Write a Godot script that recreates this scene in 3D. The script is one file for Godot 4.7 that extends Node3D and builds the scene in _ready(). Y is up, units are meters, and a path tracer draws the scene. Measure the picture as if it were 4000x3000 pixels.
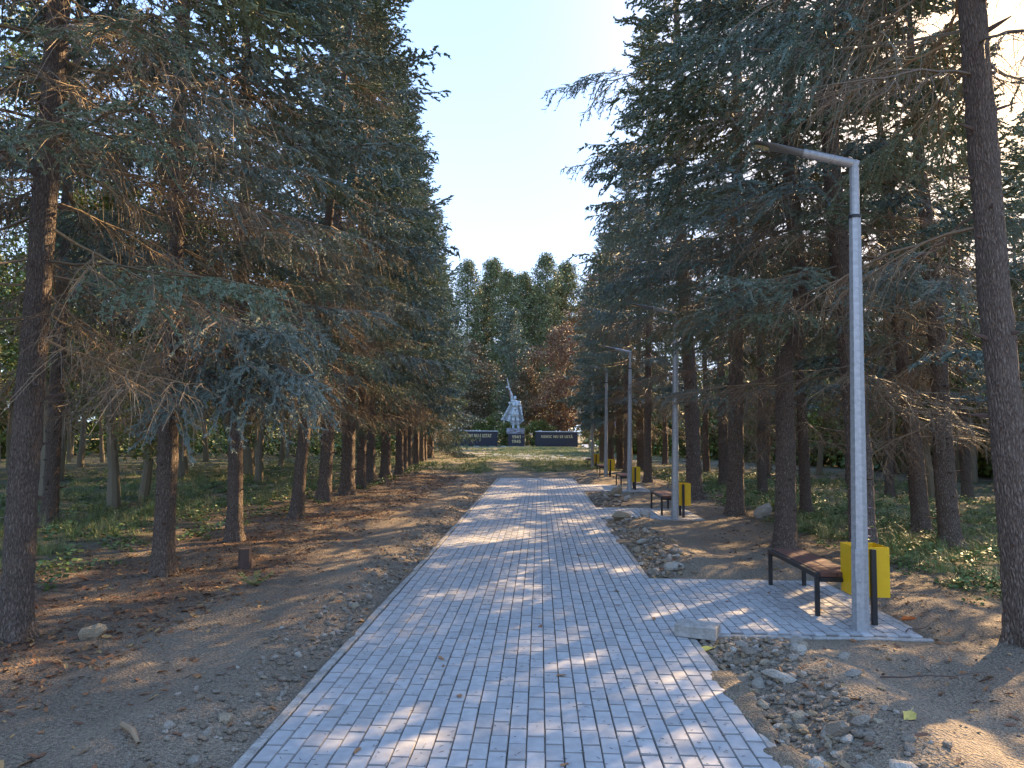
extends Node3D
# A memorial park walk: paved path between two rows of blue spruces, statue at the end.
# x to the side, y up, the path runs along -z; paver tops lie at y = 0.

const CAM_H := 1.68
const SUN_EL := 28.0
const PATH_L := -1.46      # first paver column starts here
const PATH_R := 1.24       # last paver column ends here
const PATH_FAR := -27.4
const BAY_R := 3.24
const BAYS := [[-8.74, -6.44], [-16.95, -14.85], [-24.45, -21.85]]

var rng := RandomNumberGenerator.new()
var M := {}
var nz_big := FastNoiseLite.new()
var nz_mid := FastNoiseLite.new()
var nz_fine := FastNoiseLite.new()
var used_names := {}

# ------------------------------------------------------------------ helpers
class MB:
	var v := PackedVector3Array()
	var c := PackedColorArray()
	var uv := PackedVector2Array()
	func tri(a: Vector3, b: Vector3, d: Vector3, col := Color.WHITE) -> void:
		v.push_back(a); v.push_back(b); v.push_back(d)
		c.push_back(col); c.push_back(col); c.push_back(col)
	func quad(a: Vector3, b: Vector3, d: Vector3, e: Vector3, col := Color.WHITE) -> void:
		tri(a, b, d, col); tri(a, d, e, col)
	func prism(p0: Vector3, p1: Vector3, r0: float, r1: float, sides: int, col: Color) -> void:
		var ax := (p1 - p0).normalized()
		var s := ax.cross(Vector3.UP if absf(ax.y) < 0.9 else Vector3.RIGHT).normalized()
		var t := ax.cross(s)
		for i in sides:
			var a0 := TAU * i / sides
			var a1 := TAU * (i + 1) / sides
			var d0 := s * cos(a0) + t * sin(a0)
			var d1 := s * cos(a1) + t * sin(a1)
			tri(p0 + d0 * r0, p1 + d0 * r1, p1 + d1 * r1, col)
			if r0 > 0.0:
				tri(p0 + d0 * r0, p1 + d1 * r1, p0 + d1 * r0, col)
	func box(lo: Vector3, hi: Vector3, col := Color.WHITE) -> void:
		bev(lo, hi, 0.0, col)
	func bev(lo: Vector3, hi: Vector3, e: float, col := Color.WHITE) -> void:
		# box with chamfered edges
		var ce := (lo + hi) * 0.5
		var h := (hi - lo) * 0.5
		for ax in 3:
			var b := (ax + 1) % 3
			var d := (ax + 2) % 3
			for s in [-1.0, 1.0]:
				var q := []
				for k in [[-1, -1], [1, -1], [1, 1], [-1, 1]]:
					var p := Vector3.ZERO
					p[ax] = h[ax] * s
					p[b] = (h[b] - e) * k[0]
					p[d] = (h[d] - e) * k[1]
					q.append(ce + p)
				if s > 0.0:
					quad(q[0], q[3], q[2], q[1], col)
				else:
					quad(q[0], q[1], q[2], q[3], col)
		if e <= 0.0:
			return
		for ax in 3:
			var b := (ax + 1) % 3
			var d := (ax + 2) % 3
			for sb in [-1.0, 1.0]:
				for sd in [-1.0, 1.0]:
					var p := []
					for k in [[-1, 0], [1, 0], [1, 1], [-1, 1]]:
						var w := Vector3.ZERO
						w[ax] = (h[ax] - e) * k[0]
						w[b] = (h[b] if k[1] == 0 else h[b] - e) * sb
						w[d] = (h[d] - e if k[1] == 0 else h[d]) * sd
						p.append(ce + w)
					if sb * sd > 0.0:
						quad(p[0], p[3], p[2], p[1], col)
					else:
						quad(p[0], p[1], p[2], p[3], col)
		for sx in [-1.0, 1.0]:
			for sy in [-1.0, 1.0]:
				for sz in [-1.0, 1.0]:
					var a := ce + Vector3(h.x * sx, (h.y - e) * sy, (h.z - e) * sz)
					var b2 := ce + Vector3((h.x - e) * sx, h.y * sy, (h.z - e) * sz)
					var c2 := ce + Vector3((h.x - e) * sx, (h.y - e) * sy, h.z * sz)
					if sx * sy * sz > 0.0:
						tri(a, c2, b2, col)
					else:
						tri(a, b2, c2, col)
	func mesh(mat: Material = null) -> ArrayMesh:
		var n := PackedVector3Array()
		n.resize(v.size())
		for i in range(0, v.size(), 3):
			var q := (v[i + 2] - v[i]).cross(v[i + 1] - v[i]).normalized()
			n[i] = q; n[i + 1] = q; n[i + 2] = q
		var a := []
		a.resize(Mesh.ARRAY_MAX)
		a[Mesh.ARRAY_VERTEX] = v
		a[Mesh.ARRAY_NORMAL] = n
		a[Mesh.ARRAY_COLOR] = c
		if uv.size() == v.size():
			a[Mesh.ARRAY_TEX_UV] = uv
		var m := ArrayMesh.new()
		m.add_surface_from_arrays(Mesh.PRIMITIVE_TRIANGLES, a)
		if mat:
			m.surface_set_material(0, mat)
		return m

func smooth_mesh(v: PackedVector3Array, idx: PackedInt32Array, uv: PackedVector2Array, c: PackedColorArray, mat: Material) -> ArrayMesh:
	var n := PackedVector3Array()
	n.resize(v.size())
	for i in range(0, idx.size(), 3):
		var q := (v[idx[i + 2]] - v[idx[i]]).cross(v[idx[i + 1]] - v[idx[i]])
		n[idx[i]] += q; n[idx[i + 1]] += q; n[idx[i + 2]] += q
	for i in n.size():
		n[i] = n[i].normalized() if n[i].length_squared() > 1e-18 else Vector3.UP
	var a := []
	a.resize(Mesh.ARRAY_MAX)
	a[Mesh.ARRAY_VERTEX] = v
	a[Mesh.ARRAY_NORMAL] = n
	a[Mesh.ARRAY_INDEX] = idx
	if uv.size() == v.size():
		a[Mesh.ARRAY_TEX_UV] = uv
	if c.size() == v.size():
		a[Mesh.ARRAY_COLOR] = c
	var m := ArrayMesh.new()
	m.add_surface_from_arrays(Mesh.PRIMITIVE_TRIANGLES, a)
	m.surface_set_material(0, mat)
	return m

func numbered(called: String) -> String:
	if not used_names.has(called):
		used_names[called] = 0
		return called
	used_names[called] += 1
	return "%s_%03d" % [called, used_names[called]]

func put(called: String, mesh: Mesh, mat: Material, parent: Node = self) -> MeshInstance3D:
	var o := MeshInstance3D.new()
	o.name = numbered(called) if parent == self else called
	o.mesh = mesh
	if mat:
		o.material_override = mat
	parent.add_child(o, true)
	return o

func tag(o: Node, label: String, category: String, group := "", kind := "") -> void:
	o.set_meta("label", label)
	if category:
		o.set_meta("category", category)
	if group:
		o.set_meta("group", group)
	if kind:
		o.set_meta("kind", kind)

func thing(called: String, at: Vector3, label: String, category: String, group := "", turn := 0.0) -> Node3D:
	var o := Node3D.new()
	o.name = numbered(called)
	add_child(o, true)
	o.position = at
	o.rotation.y = turn
	tag(o, label, category, group)
	return o

func copies(called: String, mesh: Mesh, mat: Material, xf: Array, cols: Array, parent: Node = self) -> MultiMeshInstance3D:
	var mm := MultiMesh.new()
	mm.transform_format = MultiMesh.TRANSFORM_3D
	mm.use_colors = true
	mm.mesh = mesh
	mm.instance_count = xf.size()
	for i in xf.size():
		mm.set_instance_transform(i, xf[i])
		mm.set_instance_color(i, cols[i] if i < cols.size() else Color.WHITE)
	var o := MultiMeshInstance3D.new()
	o.name = numbered(called) if parent == self else called
	o.multimesh = mm
	if mat:
		o.material_override = mat
	o.set_meta("kind", "stuff")
	parent.add_child(o, true)
	return o

func rr(a: float, b: float) -> float:
	return rng.randf_range(a, b)

func lin(r: float, g: float, b: float) -> Color:
	return Color(r, g, b).linear_to_srgb()

func noise_image(freq: float, kind: int, size: int, sd: int, oct := 4, stretch := 1.0) -> Image:
	var n := FastNoiseLite.new()
	n.seed = sd
	n.noise_type = kind
	n.frequency = freq
	n.fractal_octaves = oct
	if kind == FastNoiseLite.TYPE_CELLULAR:
		n.cellular_return_type = FastNoiseLite.RETURN_DISTANCE2_SUB
		n.cellular_jitter = 1.0
	var im := n.get_seamless_image(size, size, false, false, 0.15, true)
	if stretch != 1.0:
		im.resize(size, int(size * stretch), Image.INTERPOLATE_CUBIC)
		im.crop(size, mini(size, int(size * stretch)))
		if stretch > 1.0:
			im.resize(size, size)
	im.convert(Image.FORMAT_L8)
	return im

func tone_tex(a: Image, b: Image, wa: float, wb: float, lo: Color, hi: Color) -> ImageTexture:
	# two grey noises mixed, mapped between two sRGB tones
	var s := a.get_width()
	var h := a.get_height()
	var da := a.get_data()
	var db := b.get_data()
	var out := PackedByteArray()
	out.resize(s * h * 3)
	for i in s * h:
		var t := clampf((da[i] / 255.0 - 0.5) * wa + (db[i] / 255.0 - 0.5) * wb + 0.5, 0.0, 1.0)
		var q := lo.lerp(hi, t)
		out[i * 3] = int(q.r * 255.0)
		out[i * 3 + 1] = int(q.g * 255.0)
		out[i * 3 + 2] = int(q.b * 255.0)
	var im := Image.create_from_data(s, h, false, Image.FORMAT_RGB8, out)
	return ImageTexture.create_from_image(im)

func mat(color: Color, rough := 0.85, metal := 0.0) -> StandardMaterial3D:
	var m := StandardMaterial3D.new()
	m.albedo_color = color
	m.roughness = rough
	m.metallic = metal
	m.cull_mode = BaseMaterial3D.CULL_DISABLED
	return m

func tri_mat(tex: Texture2D, scale: float, rough := 0.9, vcol := false, world := true) -> StandardMaterial3D:
	var m := mat(Color.WHITE, rough)
	m.albedo_texture = tex
	m.uv1_triplanar = true
	m.uv1_world_triplanar = world
	m.uv1_scale = Vector3.ONE * scale
	m.vertex_color_use_as_albedo = vcol
	return m

func sstep(a: float, b: float, x: float) -> float:
	return smoothstep(a, b, x)

# ------------------------------------------------------------------ ready
func _ready() -> void:
	rng.seed = 20240917
	nz_big.seed = 3; nz_big.frequency = 0.18
	nz_mid.seed = 7; nz_mid.frequency = 1.1
	nz_fine.seed = 11; nz_fine.frequency = 7.0
	setup_view()
	make_materials()
	build_ground()
	build_path()
	build_monument()
	build_street_furniture()
	build_trees()
	build_woods()
	build_floor_cover()
	build_small_things()

func setup_view() -> void:
	var cam := Camera3D.new()
	cam.name = "camera"
	cam.fov = rad_to_deg(2.0 * atan(1500.0 / 2870.0))
	cam.near = 0.05
	cam.far = 1500.0
	add_child(cam)
	cam.position = Vector3(0, CAM_H, 0)
	cam.rotation_order = EULER_ORDER_YXZ
	cam.rotation_degrees = Vector3(3.79, 2.18, 0.5)
	cam.current = true
	var sun_dir := Vector3(0.68, 0, -0.733).normalized() * cos(deg_to_rad(SUN_EL)) + Vector3.UP * sin(deg_to_rad(SUN_EL))
	var sun := DirectionalLight3D.new()
	sun.name = "sun"
	sun.light_energy = 1.6
	sun.light_color = Color(1.0, 0.85, 0.64)
	sun.light_angular_distance = 0.5
	sun.shadow_enabled = true
	add_child(sun)
	sun.look_at_from_position(Vector3.ZERO, -sun_dir, Vector3.UP)
	var sm := ProceduralSkyMaterial.new()
	sm.sky_top_color = Color(0.53, 0.685, 0.91)
	sm.sky_horizon_color = Color(0.79, 0.85, 0.92)
	sm.sky_curve = 0.22
	sm.sky_energy_multiplier = 1.0
	sm.ground_bottom_color = Color(0.35, 0.33, 0.30)
	sm.ground_horizon_color = Color(0.80, 0.86, 0.92)
	sm.sun_angle_max = 46.0
	sm.sun_curve = 0.55
	var sky := Sky.new()
	sky.sky_material = sm
	var e := Environment.new()
	e.background_mode = Environment.BG_SKY
	e.sky = sky
	e.background_energy_multiplier = 0.75
	e.ambient_light_source = Environment.AMBIENT_SOURCE_SKY
	e.tonemap_mode = Environment.TONE_MAPPER_LINEAR
	e.tonemap_exposure = 3.4
	e.sdfgi_enabled = true
	e.ssao_enabled = true
	e.ssil_enabled = true
	var we := WorldEnvironment.new()
	we.name = "daylight"
	we.environment = e
	add_child(we)

func make_materials() -> void:
	var s1 := noise_image(0.012, FastNoiseLite.TYPE_SIMPLEX_SMOOTH, 512, 1)
	var s2 := noise_image(0.06, FastNoiseLite.TYPE_SIMPLEX_SMOOTH, 512, 2)
	var s3 := noise_image(0.20, FastNoiseLite.TYPE_SIMPLEX, 512, 3, 2)
	var cell := noise_image(0.045, FastNoiseLite.TYPE_CELLULAR, 512, 4, 2)
	var grain := tone_tex(s3, s2, 1.0, 0.5, Color(0.72, 0.72, 0.73), Color(1, 1, 1))
	# concrete pavers: fine sandy grain and faint whitish bloom
	M.paver = tri_mat(tone_tex(s3, s1, 0.55, 0.55, Color(0.79, 0.79, 0.80), Color(1, 1, 1)), 1.7, 0.82, true)
	M.paver.heightmap_enabled = true
	M.paver.heightmap_texture = ImageTexture.create_from_image(s3)
	M.paver.heightmap_scale = 0.12
	M.paver_shades = []
	for k in 8:
		var p: StandardMaterial3D = M.paver.duplicate()
		p.albedo_color = paver_tone(k)
		M.paver_shades.append(p)
	M.kerb = tri_mat(tone_tex(s2, s1, 0.8, 0.9, Color(0.50, 0.48, 0.45), Color(0.71, 0.69, 0.66)), 1.3, 0.9)
	M.bedding = tri_mat(tone_tex(s3, s1, 0.9, 0.7, Color(0.20, 0.18, 0.17), Color(0.38, 0.34, 0.30)), 2.0, 0.95)
	# soil: vertex colour gives the kind of ground, texture the grain
	M.soil = tri_mat(tone_tex(s3, s2, 1.3, 0.9, Color(0.52, 0.50, 0.47), Color(1, 1, 1)), 1.1, 0.95, true)
	M.soil.heightmap_enabled = true
	M.soil.heightmap_texture = ImageTexture.create_from_image(s2)
	M.soil.heightmap_scale = 3.0
	# bark of the spruces: scaly plates
	var bark_h := noise_image(0.022, FastNoiseLite.TYPE_CELLULAR, 512, 9, 4)
	var bark := mat(Color.WHITE, 0.93)
	bark.albedo_texture = tone_tex(bark_h, s2, 1.0, 1.3, Color(0.39, 0.335, 0.295), Color(0.72, 0.64, 0.57))
	bark.heightmap_enabled = true
	bark.heightmap_texture = ImageTexture.create_from_image(bark_h)
	bark.heightmap_scale = 9.0
	M.bark = bark
	var bark2: StandardMaterial3D = bark.duplicate()
	bark2.albedo_texture = tone_tex(s2, s1, 1.2, 0.8, Color(0.30, 0.27, 0.22), Color(0.50, 0.46, 0.38))
	bark2.heightmap_scale = 2.0
	M.bark_leafy = bark2
	var nd := mat(Color.WHITE, 0.62)
	nd.vertex_color_use_as_albedo = true
	nd.backlight = Color(0.68, 0.70, 0.42)
	M.needle = nd
	var lf := mat(Color.WHITE, 0.55)
	lf.vertex_color_use_as_albedo = true
	lf.backlight = Color(1.0, 1.0, 0.5)
	M.leaf = lf
	var dl := mat(Color.WHITE, 0.75)
	dl.vertex_color_use_as_albedo = true
	dl.backlight = Color(0.4, 0.35, 0.2)
	M.dry_leaf = dl
	var gr := mat(Color.WHITE, 0.6)
	gr.vertex_color_use_as_albedo = true
	gr.backlight = Color(0.7, 0.75, 0.3)
	M.grass = gr
	M.stone = tri_mat(tone_tex(s2, s3, 0.9, 0.9, Color(0.62, 0.60, 0.56), Color(1, 1, 1)), 2.3, 0.92, true)
	M.stone.heightmap_enabled = true
	M.stone.heightmap_texture = ImageTexture.create_from_image(s2)
	M.stone.heightmap_scale = 1.0
	M.steel = tri_mat(tone_tex(s2, s1, 0.7, 0.7, Color(0.56, 0.57, 0.58), Color(0.76, 0.77, 0.78)), 3.0, 0.48)
	M.steel.metallic = 0.55
	M.lamp_body = mat(lin(0.16, 0.165, 0.165), 0.45)
	M.lamp_lens = mat(lin(0.62, 0.55, 0.30), 0.25)
	M.yellow = tri_mat(tone_tex(s2, s1, 0.3, 0.4, Color(0.84, 0.66, 0.03), Color(0.92, 0.74, 0.06)), 1.5, 0.5)
	M.black = mat(lin(0.018, 0.018, 0.019), 0.45)
	var wood := mat(Color.WHITE, 0.5)
	wood.albedo_texture = tone_tex(noise_image(0.02, FastNoiseLite.TYPE_SIMPLEX, 256, 21, 5), noise_image(0.02, FastNoiseLite.TYPE_SIMPLEX, 256, 22, 5), 0.9, 0.6, Color(0.30, 0.19, 0.16), Color(0.47, 0.32, 0.28))
	wood.uv1_triplanar = true
	wood.uv1_world_triplanar = true
	wood.uv1_scale = Vector3(9.0, 9.0, 0.9)
	M.wood = wood
	M.granite = tri_mat(tone_tex(s2, s3, 0.4, 0.5, Color(0.10, 0.12, 0.17), Color(0.17, 0.20, 0.27)), 0.6, 0.42)
	M.white_cap = tri_mat(tone_tex(s2, s1, 0.5, 0.7, Color(0.72, 0.74, 0.77), Color(0.86, 0.87, 0.88)), 0.7, 0.6)
	M.gold = mat(lin(0.62, 0.51, 0.28), 0.5, 0.1)
	var sil := tri_mat(tone_tex(s2, s1, 1.1, 1.2, Color(0.42, 0.48, 0.51), Color(0.86, 0.89, 0.92)), 0.55, 0.5)
	sil.metallic = 0.15
	M.silver = sil
	M.silver_rough = tri_mat(tone_tex(cell, s2, 1.1, 1.3, Color(0.36, 0.36, 0.40), Color(0.84, 0.86, 0.89)), 0.5, 0.6)
	M.gun_wood = mat(lin(0.22, 0.11, 0.09), 0.6)
	M.gun_steel = tri_mat(grain, 1.0, 0.5)
	M.gun_steel.albedo_color = lin(0.52, 0.54, 0.58)
	M.leather = mat(lin(0.16, 0.10, 0.08), 0.7)
	M.slab = tri_mat(tone_tex(s2, s1, 0.9, 0.9, Color(0.58, 0.57, 0.54), Color(0.82, 0.81, 0.78)), 0.8, 0.9)
	M.blue_sign = mat(lin(0.05, 0.2, 0.5), 0.4)
	M.white_paint = mat(lin(0.75, 0.76, 0.78), 0.5)
	M.orange_wood = mat(lin(0.55, 0.22, 0.12), 0.8)
	M.pale_wood = tri_mat(grain, 2.0, 0.85)
	M.pale_wood.albedo_color = lin(0.42, 0.30, 0.18)
	M.old_wood = tri_mat(grain, 2.0, 0.9)
	M.old_wood.albedo_color = lin(0.13, 0.085, 0.065)

func paver_tone(k: int) -> Color:
	var t: float = [0.51, 0.53, 0.49, 0.56, 0.46, 0.52, 0.54, 0.50][k % 8]
	var w: float = [0.0, 0.004, -0.004, 0.0, 0.006, -0.006, 0.002, 0.0][k % 8]
	return lin((t + w) * 0.99, t * 0.965, (t - w) * 0.93)

# ------------------------------------------------------------------ ground
func paved_dist(x: float, z: float) -> float:
	# distance outside the paved area (negative inside)
	var d := rect_dist(x, z, PATH_L - 0.08, PATH_R + 0.07, PATH_FAR - 0.05, 12.0)
	for b in BAYS:
		d = minf(d, rect_dist(x, z, 0.0, BAY_R + 0.06, b[0] - 0.05, b[1] + 0.05))
	return d

func rect_dist(x: float, z: float, x0: float, x1: float, z0: float, z1: float) -> float:
	var dx := maxf(x0 - x, x - x1)
	var dz := maxf(z0 - z, z - z1)
	if dx <= 0.0 and dz <= 0.0:
		return maxf(dx, dz)
	return Vector2(maxf(dx, 0.0), maxf(dz, 0.0)).length()

func mounds(x: float, z: float) -> float:
	var h := 0.0
	# heaps of spoil at the path edges
	h += 0.13 * exp(-(pow((x - 1.95) / 0.42, 2) + pow((z + 4.6) / 1.7, 2)))
	h += 0.10 * exp(-(pow((x - 1.85) / 0.35, 2) + pow((z + 10.4) / 1.5, 2)))
	h += 0.16 * exp(-(pow((x - 1.85) / 0.4, 2) + pow((z + 18.6) / 0.9, 2)))
	h += 0.10 * exp(-(pow((x - 1.9) / 0.4, 2) + pow((z + 13.9) / 0.5, 2)))
	h += 0.16 * exp(-(pow((x - 2.2) / 1.0, 2) + pow((z + 26.4) / 1.0, 2)))
	h += 0.16 * exp(-(pow((x - 2.6) / 1.2, 2) + pow((z + 31.2) / 0.9, 2)))
	h += 0.07 * exp(-pow((x + 2.05) / 0.38, 2)) * (0.5 + 0.5 * nz_big.get_noise_2d(z * 3.0, 5.0)) * (1.0 if z > -28.0 else 0.0)
	return h

func gy(x: float, z: float) -> float:
	var d := paved_dist(x, z)
	if d < -0.03:
		return -0.10
	var out := sstep(0.0, 0.5, d)
	var h := -0.026 + 0.038 * out
	h += mounds(x, z) * sstep(0.0, 0.35, d)
	h += 0.05 * nz_big.get_noise_2d(x * 2.2, z * 2.2) * out
	h += (0.016 * nz_mid.get_noise_2d(x * 2.6, z * 2.6) + 0.011 * nz_fine.get_noise_2d(x, z)) * (0.35 + 0.65 * out)
	# tyre ruts along the earth verge
	if x < -1.8 and x > -4.2 and z > -30.0:
		var w := 0.25 * sin(z * 0.35)
		h -= 0.03 * exp(-pow((x + 2.75 + w) / 0.13, 2)) + 0.03 * exp(-pow((x + 3.5 + w) / 0.13, 2))
	return lerpf(-0.10, h, sstep(-0.03, 0.0, d))

func ground_color(x: float, z: float) -> Color:
	var soil := Color(0.365, 0.292, 0.212)
	var dust := Color(0.46, 0.375, 0.275)
	var litter := Color(0.235, 0.145, 0.088)
	var turf := Color(0.145, 0.16, 0.07)
	var sand := Color(0.42, 0.33, 0.215)
	var n := nz_big.get_noise_2d(x, z)
	var n2 := nz_mid.get_noise_2d(x * 0.7 + 40.0, z * 0.7)
	var n3 := nz_big.get_noise_2d(x * 2.7 + 90.0, z * 2.7)
	var c := soil.lerp(dust, clampf(0.35 + 0.9 * n3 + 0.4 * n2, 0.0, 1.0))
	if z < -28.5 + n * 1.5:
		# lawn before the monument with a worn trail
		var g := sstep(-28.5, -32.5, z + n * 3.0)
		g *= 1.0 - 0.85 * exp(-pow((x + 2.0 - (z + 42.0) * 0.07) / 0.7, 2)) * sstep(-48.0, -40.0, z)
		g *= 1.0 - 0.7 * sstep(0.15, 0.5, n3 + 0.25 * n2)
		if x < -8.0:
			c = c.lerp(litter, 0.6)
			g = clampf(0.8 + 0.8 * n3 + 0.4 * n2, 0.1, 0.95)
		elif x < -4.0 or x > 3.6:
			g *= 0.6 + 0.4 * n
		c = c.lerp(turf, clampf(g, 0.0, 1.0))
	elif x < 0.0:
		var edge := -3.3 + 0.9 * n - 0.02 * z
		var l := sstep(edge + 0.5, edge - 0.6, x)
		c = c.lerp(litter, l * clampf(0.65 + n3 + 0.5 * n2, 0.0, 1.0))
		var gl := sstep(-5.4 + n, -7.2 + n, x)
		c = c.lerp(turf, gl * clampf(0.85 + 0.9 * n3 + 0.5 * n2, 0.15, 0.95))
	else:
		var gr := sstep(3.9 + 0.8 * n, 5.3 + 0.8 * n, x)
		c = c.lerp(litter, sstep(3.2, 4.4, x) * clampf(0.3 + n3, 0.0, 0.7))
		c = c.lerp(turf, gr * clampf(0.85 + 0.8 * n3 + 0.5 * n2, 0.1, 0.95))
		if z < -24.0:
			c = c.lerp(sand, clampf(0.9 - 0.4 * absf(x - 2.4), 0.0, 0.85))
		# trail crossing behind the right-hand row
		var tz := -25.5 - (x - 4.0) * -0.55
		if x > 4.0:
			c = c.lerp(dust, 0.9 * exp(-pow((z - tz + n * 1.2) / 0.7, 2)))
	# yellowish sand spilt beside the paving
	var d := paved_dist(x, z)
	if d > 0.0 and d < 0.5 and x > 0.0:
		c = c.lerp(sand, 0.7 * sstep(0.35, 0.0, d) * clampf(0.4 + 1.5 * n3, 0.0, 1.0))
	return c

func axis_lines(parts: Array) -> PackedFloat32Array:
	var out := PackedFloat32Array()
	for p in parts:
		var n := int(ceil(absf(p[1] - p[0]) / p[2]))
		for i in n:
			out.push_back(lerpf(p[0], p[1], float(i) / n))
	out.push_back(parts[-1][1])
	return out

func build_ground() -> void:
	var xs := axis_lines([[-500.0, -120.0, 95.0], [-120.0, -30.0, 10.0], [-30.0, -12.0, 1.0], [-12.0, -6.0, 0.25], [-6.0, -1.62, 0.07], [-1.62, -1.47, 0.03], [-1.47, 1.2, 0.45], [1.2, 1.4, 0.03], [1.4, 5.0, 0.07], [5.0, 12.0, 0.25], [12.0, 30.0, 1.0], [30.0, 120.0, 10.0], [120.0, 500.0, 95.0]])
	var zs := axis_lines([[-700.0, -160.0, 90.0], [-160.0, -95.0, 8.0], [-95.0, -40.0, 1.0], [-40.0, -25.0, 0.25], [-25.0, -12.0, 0.12], [-12.0, -2.0, 0.06], [-2.0, 12.0, 0.5], [12.0, 60.0, 12.0]])
	var v := PackedVector3Array()
	var c := PackedColorArray()
	v.resize(xs.size() * zs.size())
	c.resize(v.size())
	var k := 0
	for z in zs:
		for x in xs:
			v[k] = Vector3(x, gy(x, z), z)
			c[k] = ground_color(x, z)
			k += 1
	var idx := PackedInt32Array()
	var w := xs.size()
	for j in zs.size() - 1:
		for i in w - 1:
			var a := j * w + i
			idx.append_array(PackedInt32Array([a, a + 1, a + w + 1, a, a + w + 1, a + w]))
	var g := put("ground", smooth_mesh(v, idx, PackedVector2Array(), c, M.soil), null)
	tag(g, "bare earth, leaf litter and turf on either side of the path", "ground", "", "structure")

# ------------------------------------------------------------------ path
func paver_mesh() -> ArrayMesh:
	var b := MB.new()
	var hx := 0.0486
	var hz := 0.0960
	var e := 0.0045
	var grime_shade := Color(0.26, 0.23, 0.20)  # joint dirt plus the shade between blocks, painted on the side faces
	var t := [Vector3(-hx + e, 0, -hz + e), Vector3(hx - e, 0, -hz + e), Vector3(hx - e, 0, hz - e), Vector3(-hx + e, 0, hz - e)]
	var dr := 0.011
	var m := [Vector3(-hx, -dr, -hz), Vector3(hx, -dr, -hz), Vector3(hx, -dr, hz), Vector3(-hx, -dr, hz)]
	var l := []
	for p in m:
		l.append(p + Vector3(0, -0.035, 0))
	b.quad(t[0], t[1], t[2], t[3])
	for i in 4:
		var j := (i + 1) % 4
		b.quad(t[i], m[i], m[j], t[j], Color(0.62, 0.59, 0.56) if i % 2 == 0 else Color(0.82, 0.79, 0.75))  # chamfer tint: joint dirt with painted shade, darkest on edges facing along the path
		b.quad(m[i], l[i], l[j], m[j], grime_shade)
	return b.mesh()

func half_paver_mesh() -> ArrayMesh:
	var b := MB.new()
	b.bev(Vector3(-0.0478, -0.04, -0.0478), Vector3(0.0478, 0, 0.0478), 0.006)
	return b.mesh()

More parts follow.
